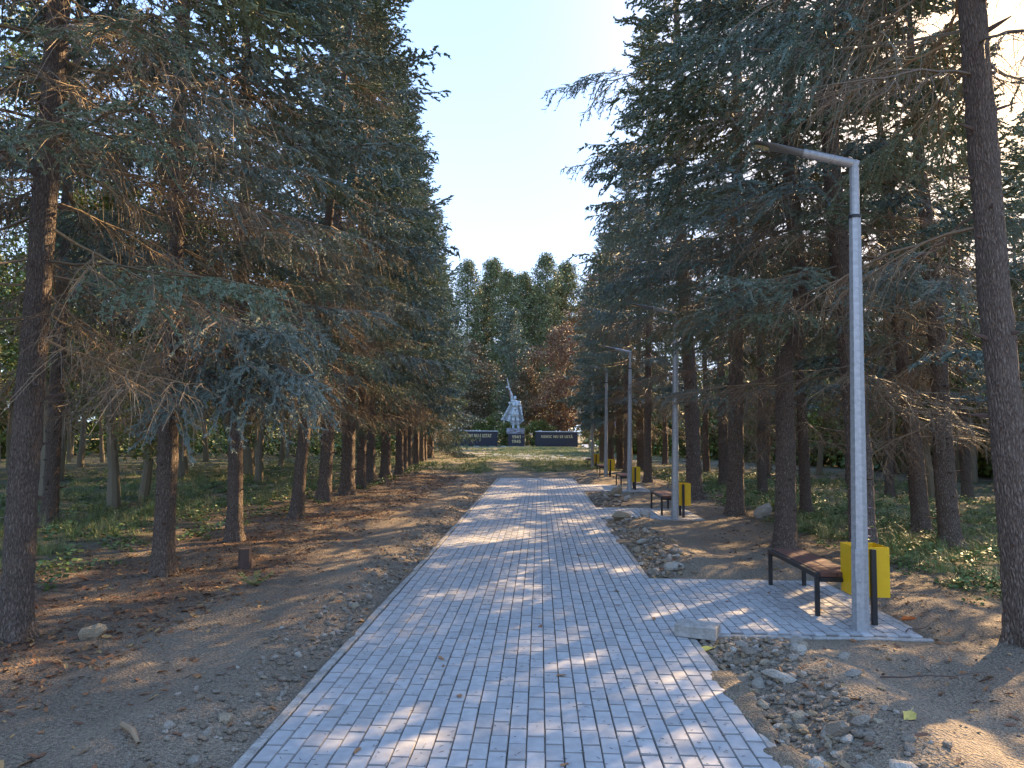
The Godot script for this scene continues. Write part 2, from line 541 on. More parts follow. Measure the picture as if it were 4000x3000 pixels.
func build_path() -> void:
	var root := Node3D.new()
	root.name = "path"
	add_child(root)
	tag(root, "grey block paving of the long straight park path", "path", "", "structure")
	var bed := MB.new()
	bed.box(Vector3(PATH_L - 0.004, -0.08, PATH_FAR), Vector3(PATH_R + 0.002, -0.020, 6.0))
	put("bedding_sand", bed.mesh(), M.bedding, root)
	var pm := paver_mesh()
	var hm := half_paver_mesh()
	var spots := []
	for i in 27:
		var x := PATH_L + 0.05 + i * 0.1
		var z := PATH_FAR + 0.1
		if i % 2 == 1:
			spots.append([x, PATH_FAR + 0.05, true])
			z += 0.1
		while z < 1.0:
			spots.append([x, z, false])
			z += 0.2
	# the 300 that show largest in the photograph are parts of their own
	var near := []
	var xf := []
	var cols := []
	for s in spots:
		if s[2]:
			var hp := put("paver", hm, M.paver_shades[rng.randi() % 8], root)
			hp.position = Vector3(s[0], rr(-0.002, 0.002), s[1])
			continue
		var z: float = s[1]
		if z < -3.35 and z > -5.6:
			near.append(s)
		else:
			xf.append(paver_place(s[0], z))
			cols.append(paver_vary())
	near.sort_custom(func(a, b): return a[1] > b[1])
	for i in near.size():
		if i < 286:
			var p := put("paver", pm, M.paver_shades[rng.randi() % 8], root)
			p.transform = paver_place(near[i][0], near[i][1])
		else:
			xf.append(paver_place(near[i][0], near[i][1]))
			cols.append(paver_vary())
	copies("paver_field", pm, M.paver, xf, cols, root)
	# kerbs along both sides and across the far end, in metre lengths
	var km := MB.new()
	km.bev(Vector3(-0.03, -0.14, -0.497), Vector3(0.03, 0, 0.497), 0.006)
	var kerb := km.mesh()
	var z := -3.0 + 1.5
	while z > PATH_FAR:
		var k := put("kerb", kerb, M.kerb, root)
		k.position = Vector3(PATH_L - 0.045 + rr(-0.007, 0.006), rr(-0.002, 0.008), z - 0.1)
		k.rotation = Vector3(rr(-0.004, 0.004), rr(-0.009, 0.009), rr(-0.03, 0.03))
		z -= 1.0
	var runs := [[BAYS[0][1] + 0.07, -1.4], [BAYS[1][1] + 0.07, BAYS[0][0] - 0.07], [BAYS[2][1] + 0.07, BAYS[1][0] - 0.07], [PATH_FAR, BAYS[2][0] - 0.07]]
	for q in runs:
		var n := maxi(1, roundi(q[1] - q[0]))
		var ln: float = (q[1] - q[0]) / n
		for i in n:
			var k2 := put("kerb", kerb, M.kerb, root)
			k2.scale.z = ln * 0.998
			k2.position = Vector3(PATH_R + 0.036 + rr(-0.003, 0.003), rr(-0.014, -0.004), q[0] + (i + 0.5) * ln)
	for i in 3:
		var k3 := put("kerb", kerb, M.kerb, root)
		k3.rotation.y = PI / 2
		k3.position = Vector3(PATH_L + 0.45 + i * 1.0 - 0.05, 0.004, PATH_FAR - 0.034)
	var raised := put("kerb", kerb, M.kerb, root)
	raised.scale = Vector3(1.0, 1.0, 0.4)
	raised.position = Vector3(PATH_R + 0.04, 0.055, PATH_FAR + 0.25)
	# bays
	var names := ["paved bay beside the path holding the bench beside the tall spruces and loose kerb block", "second paved bay along the path, between two heaps of earth", "third paved bay along the path, next to the sandy spoil"]
	for bi in 3:
		var b: Array = BAYS[bi]
		var r := Node3D.new()
		r.name = numbered("pavement")
		add_child(r)
		tag(r, names[bi], "paved bay", "", "structure")
		var bb := MB.new()
		bb.box(Vector3(PATH_R + 0.004, -0.08, b[0]), Vector3(BAY_R + 0.002, -0.020, b[1]))
		put("bedding_sand", bb.mesh(), M.bedding, r)
		var bx := []
		var bc := []
		for i in 20:
			var x: float = PATH_R + 0.05 + i * 0.1
			var zz: float = b[0] + 0.1
			if (i + 27) % 2 == 1:
				var h0 := put("paver", hm, M.paver_shades[rng.randi() % 8], r)
				h0.position = Vector3(x, 0.0, b[0] + 0.05)
				zz += 0.1
			while zz < b[1] - 0.05:
				if bi == 0:
					var p := put("paver", pm, M.paver_shades[rng.randi() % 8], r)
					p.transform = paver_place(x, zz)
				else:
					bx.append(paver_place(x, zz))
					bc.append(paver_vary())
				zz += 0.2
			if zz - 0.1 < b[1] - 0.06:
				var h1 := put("paver", hm, M.paver_shades[rng.randi() % 8], r)
				h1.position = Vector3(x, 0.0, zz - 0.05)
		if bi > 0:
			copies("paver_field", pm, M.paver, bx, bc, r)
		for side in 2:
			for q in 2:
				var k := put("kerb", kerb, M.kerb, r)
				k.rotation.y = PI / 2
				k.position = Vector3(PATH_R + 0.56 + q * 1.0, rr(-0.012, -0.004), (b[0] - 0.037) if side == 0 else (b[1] + 0.037))
		var zq: float = b[0] + 0.5
		while zq < b[1]:
			var k := put("kerb", kerb, M.kerb, r)
			k.position = Vector3(BAY_R + 0.036, rr(-0.012, -0.004), zq)
			zq += 1.0

func paver_place(x: float, z: float) -> Transform3D:
	var b := Basis.from_euler(Vector3(rr(-0.012, 0.012), rr(-0.009, 0.009), rr(-0.016, 0.016)))
	return Transform3D(b, Vector3(x + rr(-0.001, 0.001), rr(-0.0028, 0.0022), z + rr(-0.002, 0.002)))

func paver_vary() -> Color:
	return paver_tone(rng.randi() % 8).srgb_to_linear()

# ------------------------------------------------------------------ monument
func nets(bones: Array, cell: float, k: float, v: PackedVector3Array, idx: PackedInt32Array) -> Array:
	# smooth union of tapered capsules, meshed as surface nets; appended to v and idx
	var lo := Vector3(1e9, 1e9, 1e9)
	var hi := -lo
	for b in bones:
		var r := maxf(b[2], b[3]) + k + cell * 2.0
		lo = lo.min((b[0] as Vector3).min(b[1]) - Vector3.ONE * r)
		hi = hi.max((b[0] as Vector3).max(b[1]) + Vector3.ONE * r)
	var nx := int((hi.x - lo.x) / cell) + 2
	var ny := int((hi.y - lo.y) / cell) + 2
	var nzc := int((hi.z - lo.z) / cell) + 2
	var f := PackedFloat32Array()
	f.resize(nx * ny * nzc)
	f.fill(1.0)
	for b in bones:
		var p0: Vector3 = b[0]
		var p1: Vector3 = b[1]
		var r0: float = b[2]
		var r1: float = b[3]
		var flat: float = b[4] if b.size() > 4 else 1.0
		var rm := maxf(r0, r1) + k + cell
		var a0 := ((p0.min(p1) - Vector3.ONE * rm - lo) / cell).floor()
		var a1 := ((p0.max(p1) + Vector3.ONE * rm - lo) / cell).ceil()
		var ax := p1 - p0
		ax.z /= flat
		var l2 := maxf(ax.length_squared(), 1e-9)
		for z in range(maxi(0, int(a0.z)), mini(nzc - 1, int(a1.z)) + 1):
			for y in range(maxi(0, int(a0.y)), mini(ny - 1, int(a1.y)) + 1):
				var base := (z * ny + y) * nx
				for x in range(maxi(0, int(a0.x)), mini(nx - 1, int(a1.x)) + 1):
					var q := lo + Vector3(x, y, z) * cell - p0
					q.z /= flat
					var t := clampf(q.dot(ax) / l2, 0.0, 1.0)
					var d := (q - ax * t).length() - lerpf(r0, r1, t)
					var o := f[base + x]
					var h := clampf(0.5 + 0.5 * (o - d) / k, 0.0, 1.0)
					f[base + x] = lerpf(o, d, h) - k * h * (1.0 - h)
	var at := {}
	for z in nzc - 1:
		for y in ny - 1:
			for x in nx - 1:
				var i0 := (z * ny + y) * nx + x
				var s := 0
				var sum := Vector3.ZERO
				var cnt := 0
				var vals := [f[i0], f[i0 + 1], f[i0 + nx], f[i0 + nx + 1], f[i0 + ny * nx], f[i0 + ny * nx + 1], f[i0 + ny * nx + nx], f[i0 + ny * nx + nx + 1]]
				for q in 8:
					if vals[q] < 0.0:
						s += 1
				if s == 0 or s == 8:
					continue
				for e in [[0, 1], [2, 3], [4, 5], [6, 7], [0, 2], [1, 3], [4, 6], [5, 7], [0, 4], [1, 5], [2, 6], [3, 7]]:
					var va: float = vals[e[0]]
					var vb: float = vals[e[1]]
					if (va < 0.0) != (vb < 0.0):
						var t := va / (va - vb)
						var pa := Vector3(e[0] & 1, (e[0] >> 1) & 1, (e[0] >> 2) & 1)
						var pb := Vector3(e[1] & 1, (e[1] >> 1) & 1, (e[1] >> 2) & 1)
						sum += pa.lerp(pb, t)
						cnt += 1
				at[i0] = v.size()
				v.push_back(lo + (Vector3(x, y, z) + sum / cnt) * cell)
	for key in at:
		var i0: int = key
		for e in [[1, nx, ny * nx], [nx, ny * nx, 1], [ny * nx, 1, nx]]:
			var inside := f[i0] < 0.0
			if inside == (f[i0 + e[0]] < 0.0):
				continue
			var q := [i0, i0 - e[1], i0 - e[1] - e[2], i0 - e[2]]
			if not (at.has(q[1]) and at.has(q[2]) and at.has(q[3])):
				continue
			var w := [at[q[0]], at[q[1]], at[q[2]], at[q[3]]]
			if inside:
				idx.append_array(PackedInt32Array([w[0], w[2], w[1], w[0], w[3], w[2]]))
			else:
				idx.append_array(PackedInt32Array([w[0], w[1], w[2], w[0], w[2], w[3]]))
	return [v, idx]

func build_monument() -> void:
	var P := Vector3(-2.72, 0, -86.8)
	# pedestal: dark block on a low concrete footing, rough relief block on top
	var ped := thing("pedestal", P, "dark blue-black block pedestal with gold dates 1941 and 1945", "pedestal")
	var b := MB.new()
	b.bev(Vector3(-0.96, 0.06, -0.85), Vector3(0.96, 1.56, 0.85), 0.02)
	put("block", b.mesh(), M.granite, ped)
	b = MB.new()
	b.bev(Vector3(-1.75, -0.2, -1.2), Vector3(1.75, 0.09, 1.25), 0.02)
	b.bev(Vector3(-0.5, -0.15, 1.9), Vector3(0.5, 0.035, 2.5), 0.01)
	put("footing", b.mesh(), M.slab, ped)
	letters("1941", ped, Vector3(0, 1.02, 0.853), 0.37, M.gold)
	letters("1945", ped, Vector3(0, 0.49, 0.853), 0.37, M.gold)
	b = MB.new()
	b.bev(Vector3(0.72, 1.20, 0.851), Vector3(0.86, 1.235, 0.862), 0.003)
	put("small_plate", b.mesh(), M.gold, ped)
	var rk := relief_block(Vector3(2.0, 0.62, 1.5))
	var ro := put("relief_block", rk, M.silver_rough, ped)
	ro.position = Vector3(-0.12, 1.555, 0)
	# the soldier
	var st := thing("statue", P + Vector3(0, 2.16, 0.0), "silver-painted soldier statue in a flared cape raising a submachine gun", "statue")
	var v := PackedVector3Array()
	var idx := PackedInt32Array()
	var body := [
		[Vector3(-0.18, 1.95, 0), Vector3(-0.16, 2.25, 0), 0.33, 0.30, 0.75],
		[Vector3(-0.16, 2.25, 0), Vector3(-0.14, 2.85, 0), 0.30, 0.40, 0.70],
		[Vector3(-0.48, 3.08, 0), Vector3(0.26, 3.10, 0), 0.19, 0.19, 0.9],
		[Vector3(-0.20, 3.1, 0), Vector3(-0.22, 3.36, 0.03), 0.15, 0.14],
		# legs, boots
		[Vector3(-0.32, 1.9, 0.02), Vector3(-0.36, 1.02, 0.06), 0.24, 0.17],
		[Vector3(-0.36, 1.02, 0.06), Vector3(-0.38, 0.14, 0.0), 0.18, 0.13],
		[Vector3(-0.38, 0.10, 0.0), Vector3(-0.42, 0.07, 0.36), 0.12, 0.10],
		[Vector3(-0.02, 1.9, 0.0), Vector3(0.12, 1.02, 0.04), 0.24, 0.17],
		[Vector3(0.12, 1.02, 0.04), Vector3(0.20, 0.14, -0.06), 0.18, 0.13],
		[Vector3(0.20, 0.10, -0.06), Vector3(0.26, 0.07, 0.30), 0.12, 0.10],
		# tunic skirt
		[Vector3(-0.30, 2.1, 0.02), Vector3(-0.36, 1.70, 0.04), 0.26, 0.29, 0.9],
		[Vector3(-0.05, 2.1, 0.02), Vector3(0.02, 1.70, 0.04), 0.26, 0.29, 0.9],
		# raised arm
		[Vector3(-0.50, 3.10, 0), Vector3(-0.66, 4.0, 0.02), 0.19, 0.15],
		[Vector3(-0.66, 4.0, 0.02), Vector3(-0.85, 4.58, 0.06), 0.15, 0.10],
		# lowered arm
		[Vector3(0.30, 3.08, 0), Vector3(0.48, 2.40, -0.02), 0.18, 0.14],
		[Vector3(0.48, 2.40, -0.02), Vector3(0.58, 1.82, 0.10), 0.14, 0.10],
		# collar, chest pockets
		[Vector3(-0.36, 3.22, 0.08), Vector3(-0.06, 3.22, 0.08), 0.08, 0.08],
		[Vector3(-0.34, 2.80, 0.25), Vector3(-0.34, 2.66, 0.24), 0.09, 0.09],
		[Vector3(0.06, 2.80, 0.25), Vector3(0.06, 2.66, 0.24), 0.09, 0.09],
	]
	nets(body, 0.05, 0.09, v, idx)
	# head with cap brow, nose, chin and ears
	var hc := Vector3(-0.22, 3.58, 0.06)
	var head := [
		[hc + Vector3(0, 0.06, -0.02), hc + Vector3(0, 0.10, -0.02), 0.185, 0.19],
		[hc + Vector3(0, -0.10, 0.04), hc + Vector3(0, 0.02, 0.03), 0.125, 0.15],
		[hc + Vector3(0, -0.16, 0.10), hc + Vector3(0, -0.15, 0.10), 0.06, 0.06],
		[hc + Vector3(0, 0.02, 0.17), hc + Vector3(0, -0.06, 0.20), 0.022, 0.034],
		[hc + Vector3(-0.10, 0.05, 0.15), hc + Vector3(0.10, 0.05, 0.15), 0.032, 0.032],
		[hc + Vector3(-0.05, -0.105, 0.165), hc + Vector3(0.05, -0.105, 0.165), 0.022, 0.022],
		[hc + Vector3(-0.17, -0.01, 0.0), hc + Vector3(-0.17, -0.06, 0.01), 0.04, 0.03],
		[hc + Vector3(0.17, -0.01, 0.0), hc + Vector3(0.17, -0.06, 0.01), 0.04, 0.03],
		[hc + Vector3(0, -0.2, -0.02), hc + Vector3(0, -0.34, -0.05), 0.12, 0.14],
	]
	nets(head, 0.022, 0.04, v, idx)
	# gripping hand on the gun and the closed lowered hand
	for h in [[Vector3(-0.86, 4.66, 0.08), 1.0, Vector3(-0.10, 0.99, 0.0)], [Vector3(0.61, 1.70, 0.14), -1.0, Vector3(0.1, -0.99, 0.05)]]:
		var o: Vector3 = h[0]
		var up: Vector3 = h[2]
		var sd := Vector3(h[1], 0, 0)
		var fw := Vector3(0, 0, 1)
		var hand := [[o - up * 0.10, o + up * 0.06, 0.075, 0.085, 0.8]]
		for q in 4:
			var w: Vector3 = o + up * (0.10 - 0.055 * q) + sd * 0.02
			var ln: float = [0.85, 1.0, 0.95, 0.75][q]
			var k1: Vector3 = w - sd * 0.02 + fw * 0.10
			var k2: Vector3 = k1 - sd * 0.10 * ln + fw * 0.02
			hand.append([w + sd * 0.04, k1, 0.032, 0.030])
			hand.append([k1, k2, 0.030, 0.027])
			hand.append([k2, k2 - sd * 0.01 - fw * 0.09 * ln, 0.027, 0.022])
		var t0: Vector3 = o - up * 0.06 - sd * 0.05
		hand.append([t0, t0 + fw * 0.10 + up * 0.06 - sd * 0.02, 0.038, 0.033])
		hand.append([t0 + fw * 0.10 + up * 0.06 - sd * 0.02, t0 + fw * 0.15 + up * 0.13 + sd * 0.02, 0.033, 0.026])
		nets(hand, 0.02, 0.02, v, idx)
	put("figure", smooth_mesh(v, idx, PackedVector2Array(), PackedColorArray(), M.silver), null, st)
	put("cape", cape_mesh(), M.silver, st)
	# belt
	var belt := MB.new()
	for i in 24:
		var a0 := TAU * i / 24
		var a1 := TAU * (i + 1) / 24
		var q := []
		for a in [a0, a1]:
			for s in [[2.15, 1.045], [2.25, 1.045]]:
				q.append(Vector3(-0.16 + cos(a) * 0.335, s[0], sin(a) * 0.275))
		belt.quad(q[0], q[1], q[3], q[2])
		belt.quad(q[1], q[1] * Vector3(0.93, 1, 0.93) , q[3] * Vector3(0.93, 1, 0.93), q[3])
	belt.bev(Vector3(-0.24, 2.14, 0.26), Vector3(-0.10, 2.26, 0.295), 0.01)
	put("belt", belt.mesh(), M.leather, st)
	# submachine gun, tilted with the raised arm
	var gun := Node3D.new()
	gun.name = "gun"
	st.add_child(gun)
	gun.position = Vector3(-0.90, 4.68, 0.13)
	gun.rotation.z = 0.205
	b = MB.new()
	b.prism(Vector3(0, -0.15, 0), Vector3(0, 0.62, 0), 0.075, 0.07, 10, Color.WHITE)
	b.prism(Vector3(0, 0.62, 0), Vector3(0, 1.12, 0), 0.062, 0.055, 10, Color.WHITE)
	b.prism(Vector3(0, 1.12, 0), Vector3(0, 1.30, 0), 0.05, 0.045, 10, Color.WHITE)
	b.prism(Vector3(0, 1.30, 0), Vector3(0, 1.301, 0), 0.045, 0.0, 10, Color.WHITE)
	b.bev(Vector3(-0.02, 1.14, 0.04), Vector3(0.02, 1.22, 0.10), 0.004)
	put("barrel", b.mesh(), M.gun_steel, gun)
	b = MB.new()
	b.bev(Vector3(-0.36, 0.16, -0.09), Vector3(-0.02, 0.36, 0.09), 0.03)
	put("magazine", b.mesh(), M.gun_steel, gun)
	b = MB.new()
	b.prism(Vector3(0, -0.12, 0), Vector3(-0.03, -0.45, -0.02), 0.07, 0.075, 8, Color.WHITE)
	b.prism(Vector3(-0.03, -0.45, -0.02), Vector3(-0.02, -0.95, -0.05), 0.075, 0.12, 8, Color.WHITE)
	b.prism(Vector3(-0.02, -0.95, -0.05), Vector3(-0.02, -0.96, -0.05), 0.12, 0.0, 8, Color.WHITE)
	put("stock", b.mesh(), M.gun_wood, gun)
	# inscription walls
	for w in [[2.0, "NIMIC NU SE UITĂ", 0.05, "dark memorial wall with gold words Nimic nu se uită and white capping"], [-7.48, "NIMENI NU-I UITAT", -0.05, "dark memorial wall with gold words Nimeni nu-i uitat, partly behind spruce boughs"]]:
		var wl := thing("memorial_wall", Vector3(w[0], 0, -87.2), w[3], "wall")
		b = MB.new()
		b.bev(Vector3(-2.5, 0.10, -0.25), Vector3(2.5, 1.80, 0.25), 0.015)
		put("panel", b.mesh(), M.granite, wl)
		b = MB.new()
		b.bev(Vector3(-2.53, 1.803, -0.29), Vector3(2.53, 1.885, 0.29), 0.012)
		for t in [-2.1, -1.9, -0.1, 0.3]:
			b.bev(Vector3(t, 1.88, -0.05), Vector3(t + 0.14, 1.97, 0.05), 0.03)
		put("capping", b.mesh(), M.white_cap, wl)
		for fx in [-1.9, 0.0, 1.9]:
			b = MB.new()
			b.bev(Vector3(fx - 0.35, -0.15, -0.22), Vector3(fx + 0.35, 0.10, 0.22), 0.01)
			put("foot", b.mesh(), M.slab, wl)
		letters(w[1], wl, Vector3(w[2], 1.10, 0.252), 0.40, M.gold, 3.7)
	# white memorial slabs lying on a slope beside the wall
	for i in 3:
		var sl := MB.new()
		sl.bev(Vector3(-0.36, 0, -0.55), Vector3(0.36, 0.09, 0.55), 0.01)
		var s := put("memorial_slab", sl.mesh(), M.white_cap)
		s.position = Vector3(5.35 + i * 0.78, 0.06, -87.4)
		s.rotation = Vector3(0.42, 0.05 * i, 0.0)
		tag(s, "pale sloping slab lying on the grass beyond the memorial wall's end", "slab", "sloping slabs beside the memorial wall")
	# sunken concrete slabs across the lawn
	var k := 0
	for row in [[-56.8, -5.6, -0.5, 1.55], [-54.4, -5.4, 0.6, 1.75], [-52.0, -4.2, 1.0, 1.8], [-49.6, -3.9, 2.8, 1.9], [-46.8, -1.6, 3.8, 1.7]]:
		var x: float = row[1]
		while x < row[2]:
			var wd: float = row[3] * rr(0.7, 1.1)
			var sb := MB.new()
			sb.bev(Vector3(-wd * 0.5, -0.12, -0.36), Vector3(wd * 0.5, 0.03, 0.36), 0.012)
			if rng.randf() < 0.86:
				var s := put("sunken_slab", sb.mesh(), M.slab)
				s.position = Vector3(x + wd * 0.5, 0.012 + rr(0, 0.02), row[0] + rr(-0.2, 0.2))
				s.rotation.y = rr(-0.05, 0.05)
				tag(s, "worn concrete slab sunk in the lawn before the statue", "slab", "concrete slabs sunk in the lawn")
				k += 1
			x += wd + rr(0.06, 0.4)

func letters(text: String, parent: Node, at: Vector3, height: float, m: Material, width := 0.0) -> void:
	var f := SystemFont.new()
	f.font_names = PackedStringArray(["Droid Sans"])
	f.font_weight = 700
	var t := TextMesh.new()
	t.font = f
	t.text = text
	t.font_size = 64
	t.pixel_size = 0.01
	t.depth = 0.04
	var o := put("lettering", t, m, parent)
	var box := t.get_aabb()
	var s := height / maxf(box.size.y, 0.01)
	var sx := s if width <= 0.0 else width / maxf(box.size.x, 0.01)
	o.scale = Vector3(sx, s, 0.5)
	o.position = at + Vector3(-box.get_center().x * sx, -box.position.y * s, 0.012)

func relief_block(size: Vector3) -> ArrayMesh:
	# block with a rough carved front
	var v := PackedVector3Array()
	var idx := PackedInt32Array()
	for face in 5:
		var n := 26
		var b0 := v.size()
		for j in n + 1:
			for i in n + 1:
				var u := float(i) / n - 0.5
				var w := float(j) / n
				var p: Vector3
				match face:
					0: p = Vector3(u, w, 0.5)
					1: p = Vector3(-u, w, -0.5)
					2: p = Vector3(0.5, w, -u)
					3: p = Vector3(-0.5, w, u)
					_: p = Vector3(u, 1.0, 0.5 - w)
				p *= size
				p += Vector3(nz_mid.get_noise_3d(p.x * 2.2, p.y * 2.2, p.z * 2.2), 0.6 * nz_mid.get_noise_3d(p.x * 2.2 + 30.0, p.y * 2.2, p.z * 2.2), nz_mid.get_noise_3d(p.x * 2.2, p.y * 2.2 + 50.0, p.z * 2.2)) * 0.13
				v.push_back(p)
		for j in n:
			for i in n:
				var a := b0 + j * (n + 1) + i
				idx.append_array(PackedInt32Array([a, a + n + 1, a + n + 2, a, a + n + 2, a + 1]))
	return smooth_mesh(v, idx, PackedVector2Array(), PackedColorArray(), M.silver_rough)

func cape_mesh() -> ArrayMesh:
	# flared cape behind the figure: front and back sheets, folds, closed rim
	var v := PackedVector3Array()
	var idx := PackedInt32Array()
	var nu := 30
	var nv := 26
	for side in 2:
		for j in nv + 1:
			for i in nu + 1:
				var t := float(j) / nv
				var u := float(i) / nu
				# hem height differs across: high at the outer wing, low behind the legs
				var hem := 0.96
				if u > 0.40 and u < 0.80:
					hem = lerpf(0.40, 0.52, (u - 0.40) / 0.4)
				elif u >= 0.80:
					hem = lerpf(0.52, 0.92, (u - 0.80) / 0.2)
				else:
					hem = lerpf(1.02, 0.86, u / 0.4)
				var y := lerpf(3.18, hem, t)
				var xl := lerpf(-0.70, -1.86, pow(t, 1.05)) + (-0.28 * exp(-pow((t - 0.05) / 0.06, 2)))
				var xr := lerpf(0.30, 0.86, pow(t, 0.8))
				var x := lerpf(xl, xr, u)
				var z := -0.22 - 0.20 * t + 0.10 * t * sin(u * 21.0) + 0.05 * sin(u * 9.0 + t * 3.0)
				z += 0.28 * t * pow(absf(u - 0.45) * 2.0, 2.0)
				v.push_back(Vector3(x, y, z - 0.045 * side))
	var s := (nu + 1) * (nv + 1)
	for side in 2:
		for j in nv:
			for i in nu:
				var a := side * s + j * (nu + 1) + i
				var q := [a, a + 1, a + nu + 2, a, a + nu + 2, a + nu + 1]
				if side == 1:
					q.reverse()
				idx.append_array(PackedInt32Array(q))
	for i in nu:
		for j in [0, nv]:
			var a: int = j * (nu + 1) + i
			idx.append_array(PackedInt32Array([a, a + s, a + s + 1, a, a + s + 1, a + 1]))
	for j in nv:
		for i in [0, nu]:
			var a: int = j * (nu + 1) + i
			idx.append_array(PackedInt32Array([a, a + nu + 1, a + s + nu + 1, a, a + s + nu + 1, a + s]))
	return smooth_mesh(v, idx, PackedVector2Array(), PackedColorArray(), M.silver)

# ------------------------------------------------------------------ street furniture
func make_lamp_post(at: Vector3, label: String) -> Node3D:
	var o := thing("lamp_post", at, label, "lamp post", "lamp posts along the path")
	var b := MB.new()
	var H := 4.10
	b.prism(Vector3(0, -0.1, 0), Vector3(0, H - 0.45, 0), 0.077, 0.052, 8, Color.WHITE)
	put("pole", b.mesh(), M.steel, o)
	b = MB.new()
	b.prism(Vector3(0, H - 0.46, 0), Vector3(0, H + 0.02, 0), 0.041, 0.041, 14, Color.WHITE)
	b.prism(Vector3(0.03, H + 0.02, 0), Vector3(-0.46, H + 0.13, 0), 0.042, 0.040, 14, Color.WHITE)
	b.prism(Vector3(0.031, H + 0.02, 0), Vector3(0.03, H + 0.02, 0), 0.0, 0.042, 14, Color.WHITE)
	put("arm", b.mesh(), M.steel, o)
	b = MB.new()
	b.prism(Vector3(0, H - 0.475, 0), Vector3(0, H - 0.445, 0), 0.056, 0.056, 14, Color.WHITE)
	put("collar", b.mesh(), M.black, o)
	# luminaire: flat tapering housing
	var head := Node3D.new()
	head.name = "luminaire"
	o.add_child(head)
	head.position = Vector3(-0.44, H + 0.125, 0)
	head.rotation.z = -0.20
	b = MB.new()
	var prof := [[0.0, 0.035, 0.035], [-0.12, 0.05, 0.030], [-0.30, 0.08, 0.022], [-0.44, 0.075, 0.014], [-0.50, 0.045, 0.008]]
	for i in prof.size() - 1:
		var p: Array = prof[i]
		var q: Array = prof[i + 1]
		var a := []
		var c := []
		for k in 10:
			var t := TAU * k / 10
			a.append(Vector3(p[0], sin(t) * p[2], cos(t) * p[1]))
			c.append(Vector3(q[0], sin(t) * q[2], cos(t) * q[1]))
		for k in 10:
			b.quad(a[k], c[k], c[(k + 1) % 10], a[(k + 1) % 10])
	put("housing", b.mesh(), M.lamp_body, head)
	b = MB.new()
	for k in 14:
		var t0 := TAU * k / 14
		var t1 := TAU * (k + 1) / 14
		b.tri(Vector3(-0.40, -0.033, 0), Vector3(-0.40 + cos(t0) * 0.085, -0.028, sin(t0) * 0.055), Vector3(-0.40 + cos(t1) * 0.085, -0.028, sin(t1) * 0.055))
	put("lens", b.mesh(), M.lamp_lens, head)
	# access hatch
	b = MB.new()
	b.bev(Vector3(-0.028, 0.42, 0.066), Vector3(0.028, 0.70, 0.076), 0.004)
	var hatch := put("hatch", b.mesh(), M.steel, o)
	hatch.rotation.y = -0.55
	o.rotation.z = -0.008
	return o

func make_bench(at: Vector3, label: String) -> Node3D:
	var o := thing("bench", at, label, "bench", "backless benches along the path")
	var hw := 0.185
	var hl := 0.72
	var top := 0.40
	for p in 2:
		var b := MB.new()
		var x0 := -hw + 0.022 + p * 0.166
		b.bev(Vector3(x0, top - 0.042, -hl + 0.005), Vector3(x0 + 0.160, top + 0.004, hl - 0.005), 0.004)
		put("seat_board", b.mesh(), M.wood, o)
	var f := MB.new()
	for s in [-1.0, 1.0]:
		f.bev(Vector3(s * hw - 0.02, top - 0.05, -hl), Vector3(s * hw + 0.02, top - 0.004, hl), 0.003)
		f.bev(Vector3(-hw + 0.021, top - 0.083, s * hl * 0.985 - 0.02), Vector3(hw - 0.021, top - 0.045, s * hl * 0.985 + 0.02), 0.003)
	put("frame", f.mesh(), M.black, o)
	for sx in [-1.0, 1.0]:
		for sz in [-1.0, 1.0]:
			var l := MB.new()
			l.bev(Vector3(sx * hw - 0.0195, -0.02, sz * (hl - 0.0205) - 0.019), Vector3(sx * hw + 0.0195, top - 0.051, sz * (hl - 0.0205) + 0.019), 0.003)
			put("leg", l.mesh(), M.black, o)
	return o

func make_bin(at: Vector3, label: String) -> Node3D:
	var o := thing("litter_bin", at, label, "litter bin", "yellow litter bins along the path")
	var w := 0.155
	var y0 := 0.235
	var y1 := 0.68
	var b := MB.new()
	# four thin sheet sides and a floor
	b.bev(Vector3(-w, y0, w - 0.006), Vector3(w, y1, w), 0.001)
	b.bev(Vector3(-w, y0, -w), Vector3(w, y1, -w + 0.006), 0.001)
	b.bev(Vector3(-w, y0, -w + 0.006), Vector3(-w + 0.006, y1, w - 0.006), 0.001)
	b.bev(Vector3(w - 0.006, y0, -w + 0.006), Vector3(w, y1, w - 0.006), 0.001)
	b.bev(Vector3(-w + 0.006, y0 + 0.01, -w + 0.006), Vector3(w - 0.006, y0 + 0.016, w - 0.006), 0.001)
	put("box", b.mesh(), M.yellow, o)
	for s in [-1.0, 1.0]:
		b = MB.new()
		b.bev(Vector3(-0.023, -0.03, s * (w + 0.022) - 0.02), Vector3(0.023, y1 - 0.015, s * (w + 0.022) + 0.02), 0.003)
		put("post", b.mesh(), M.black, o)
	return o

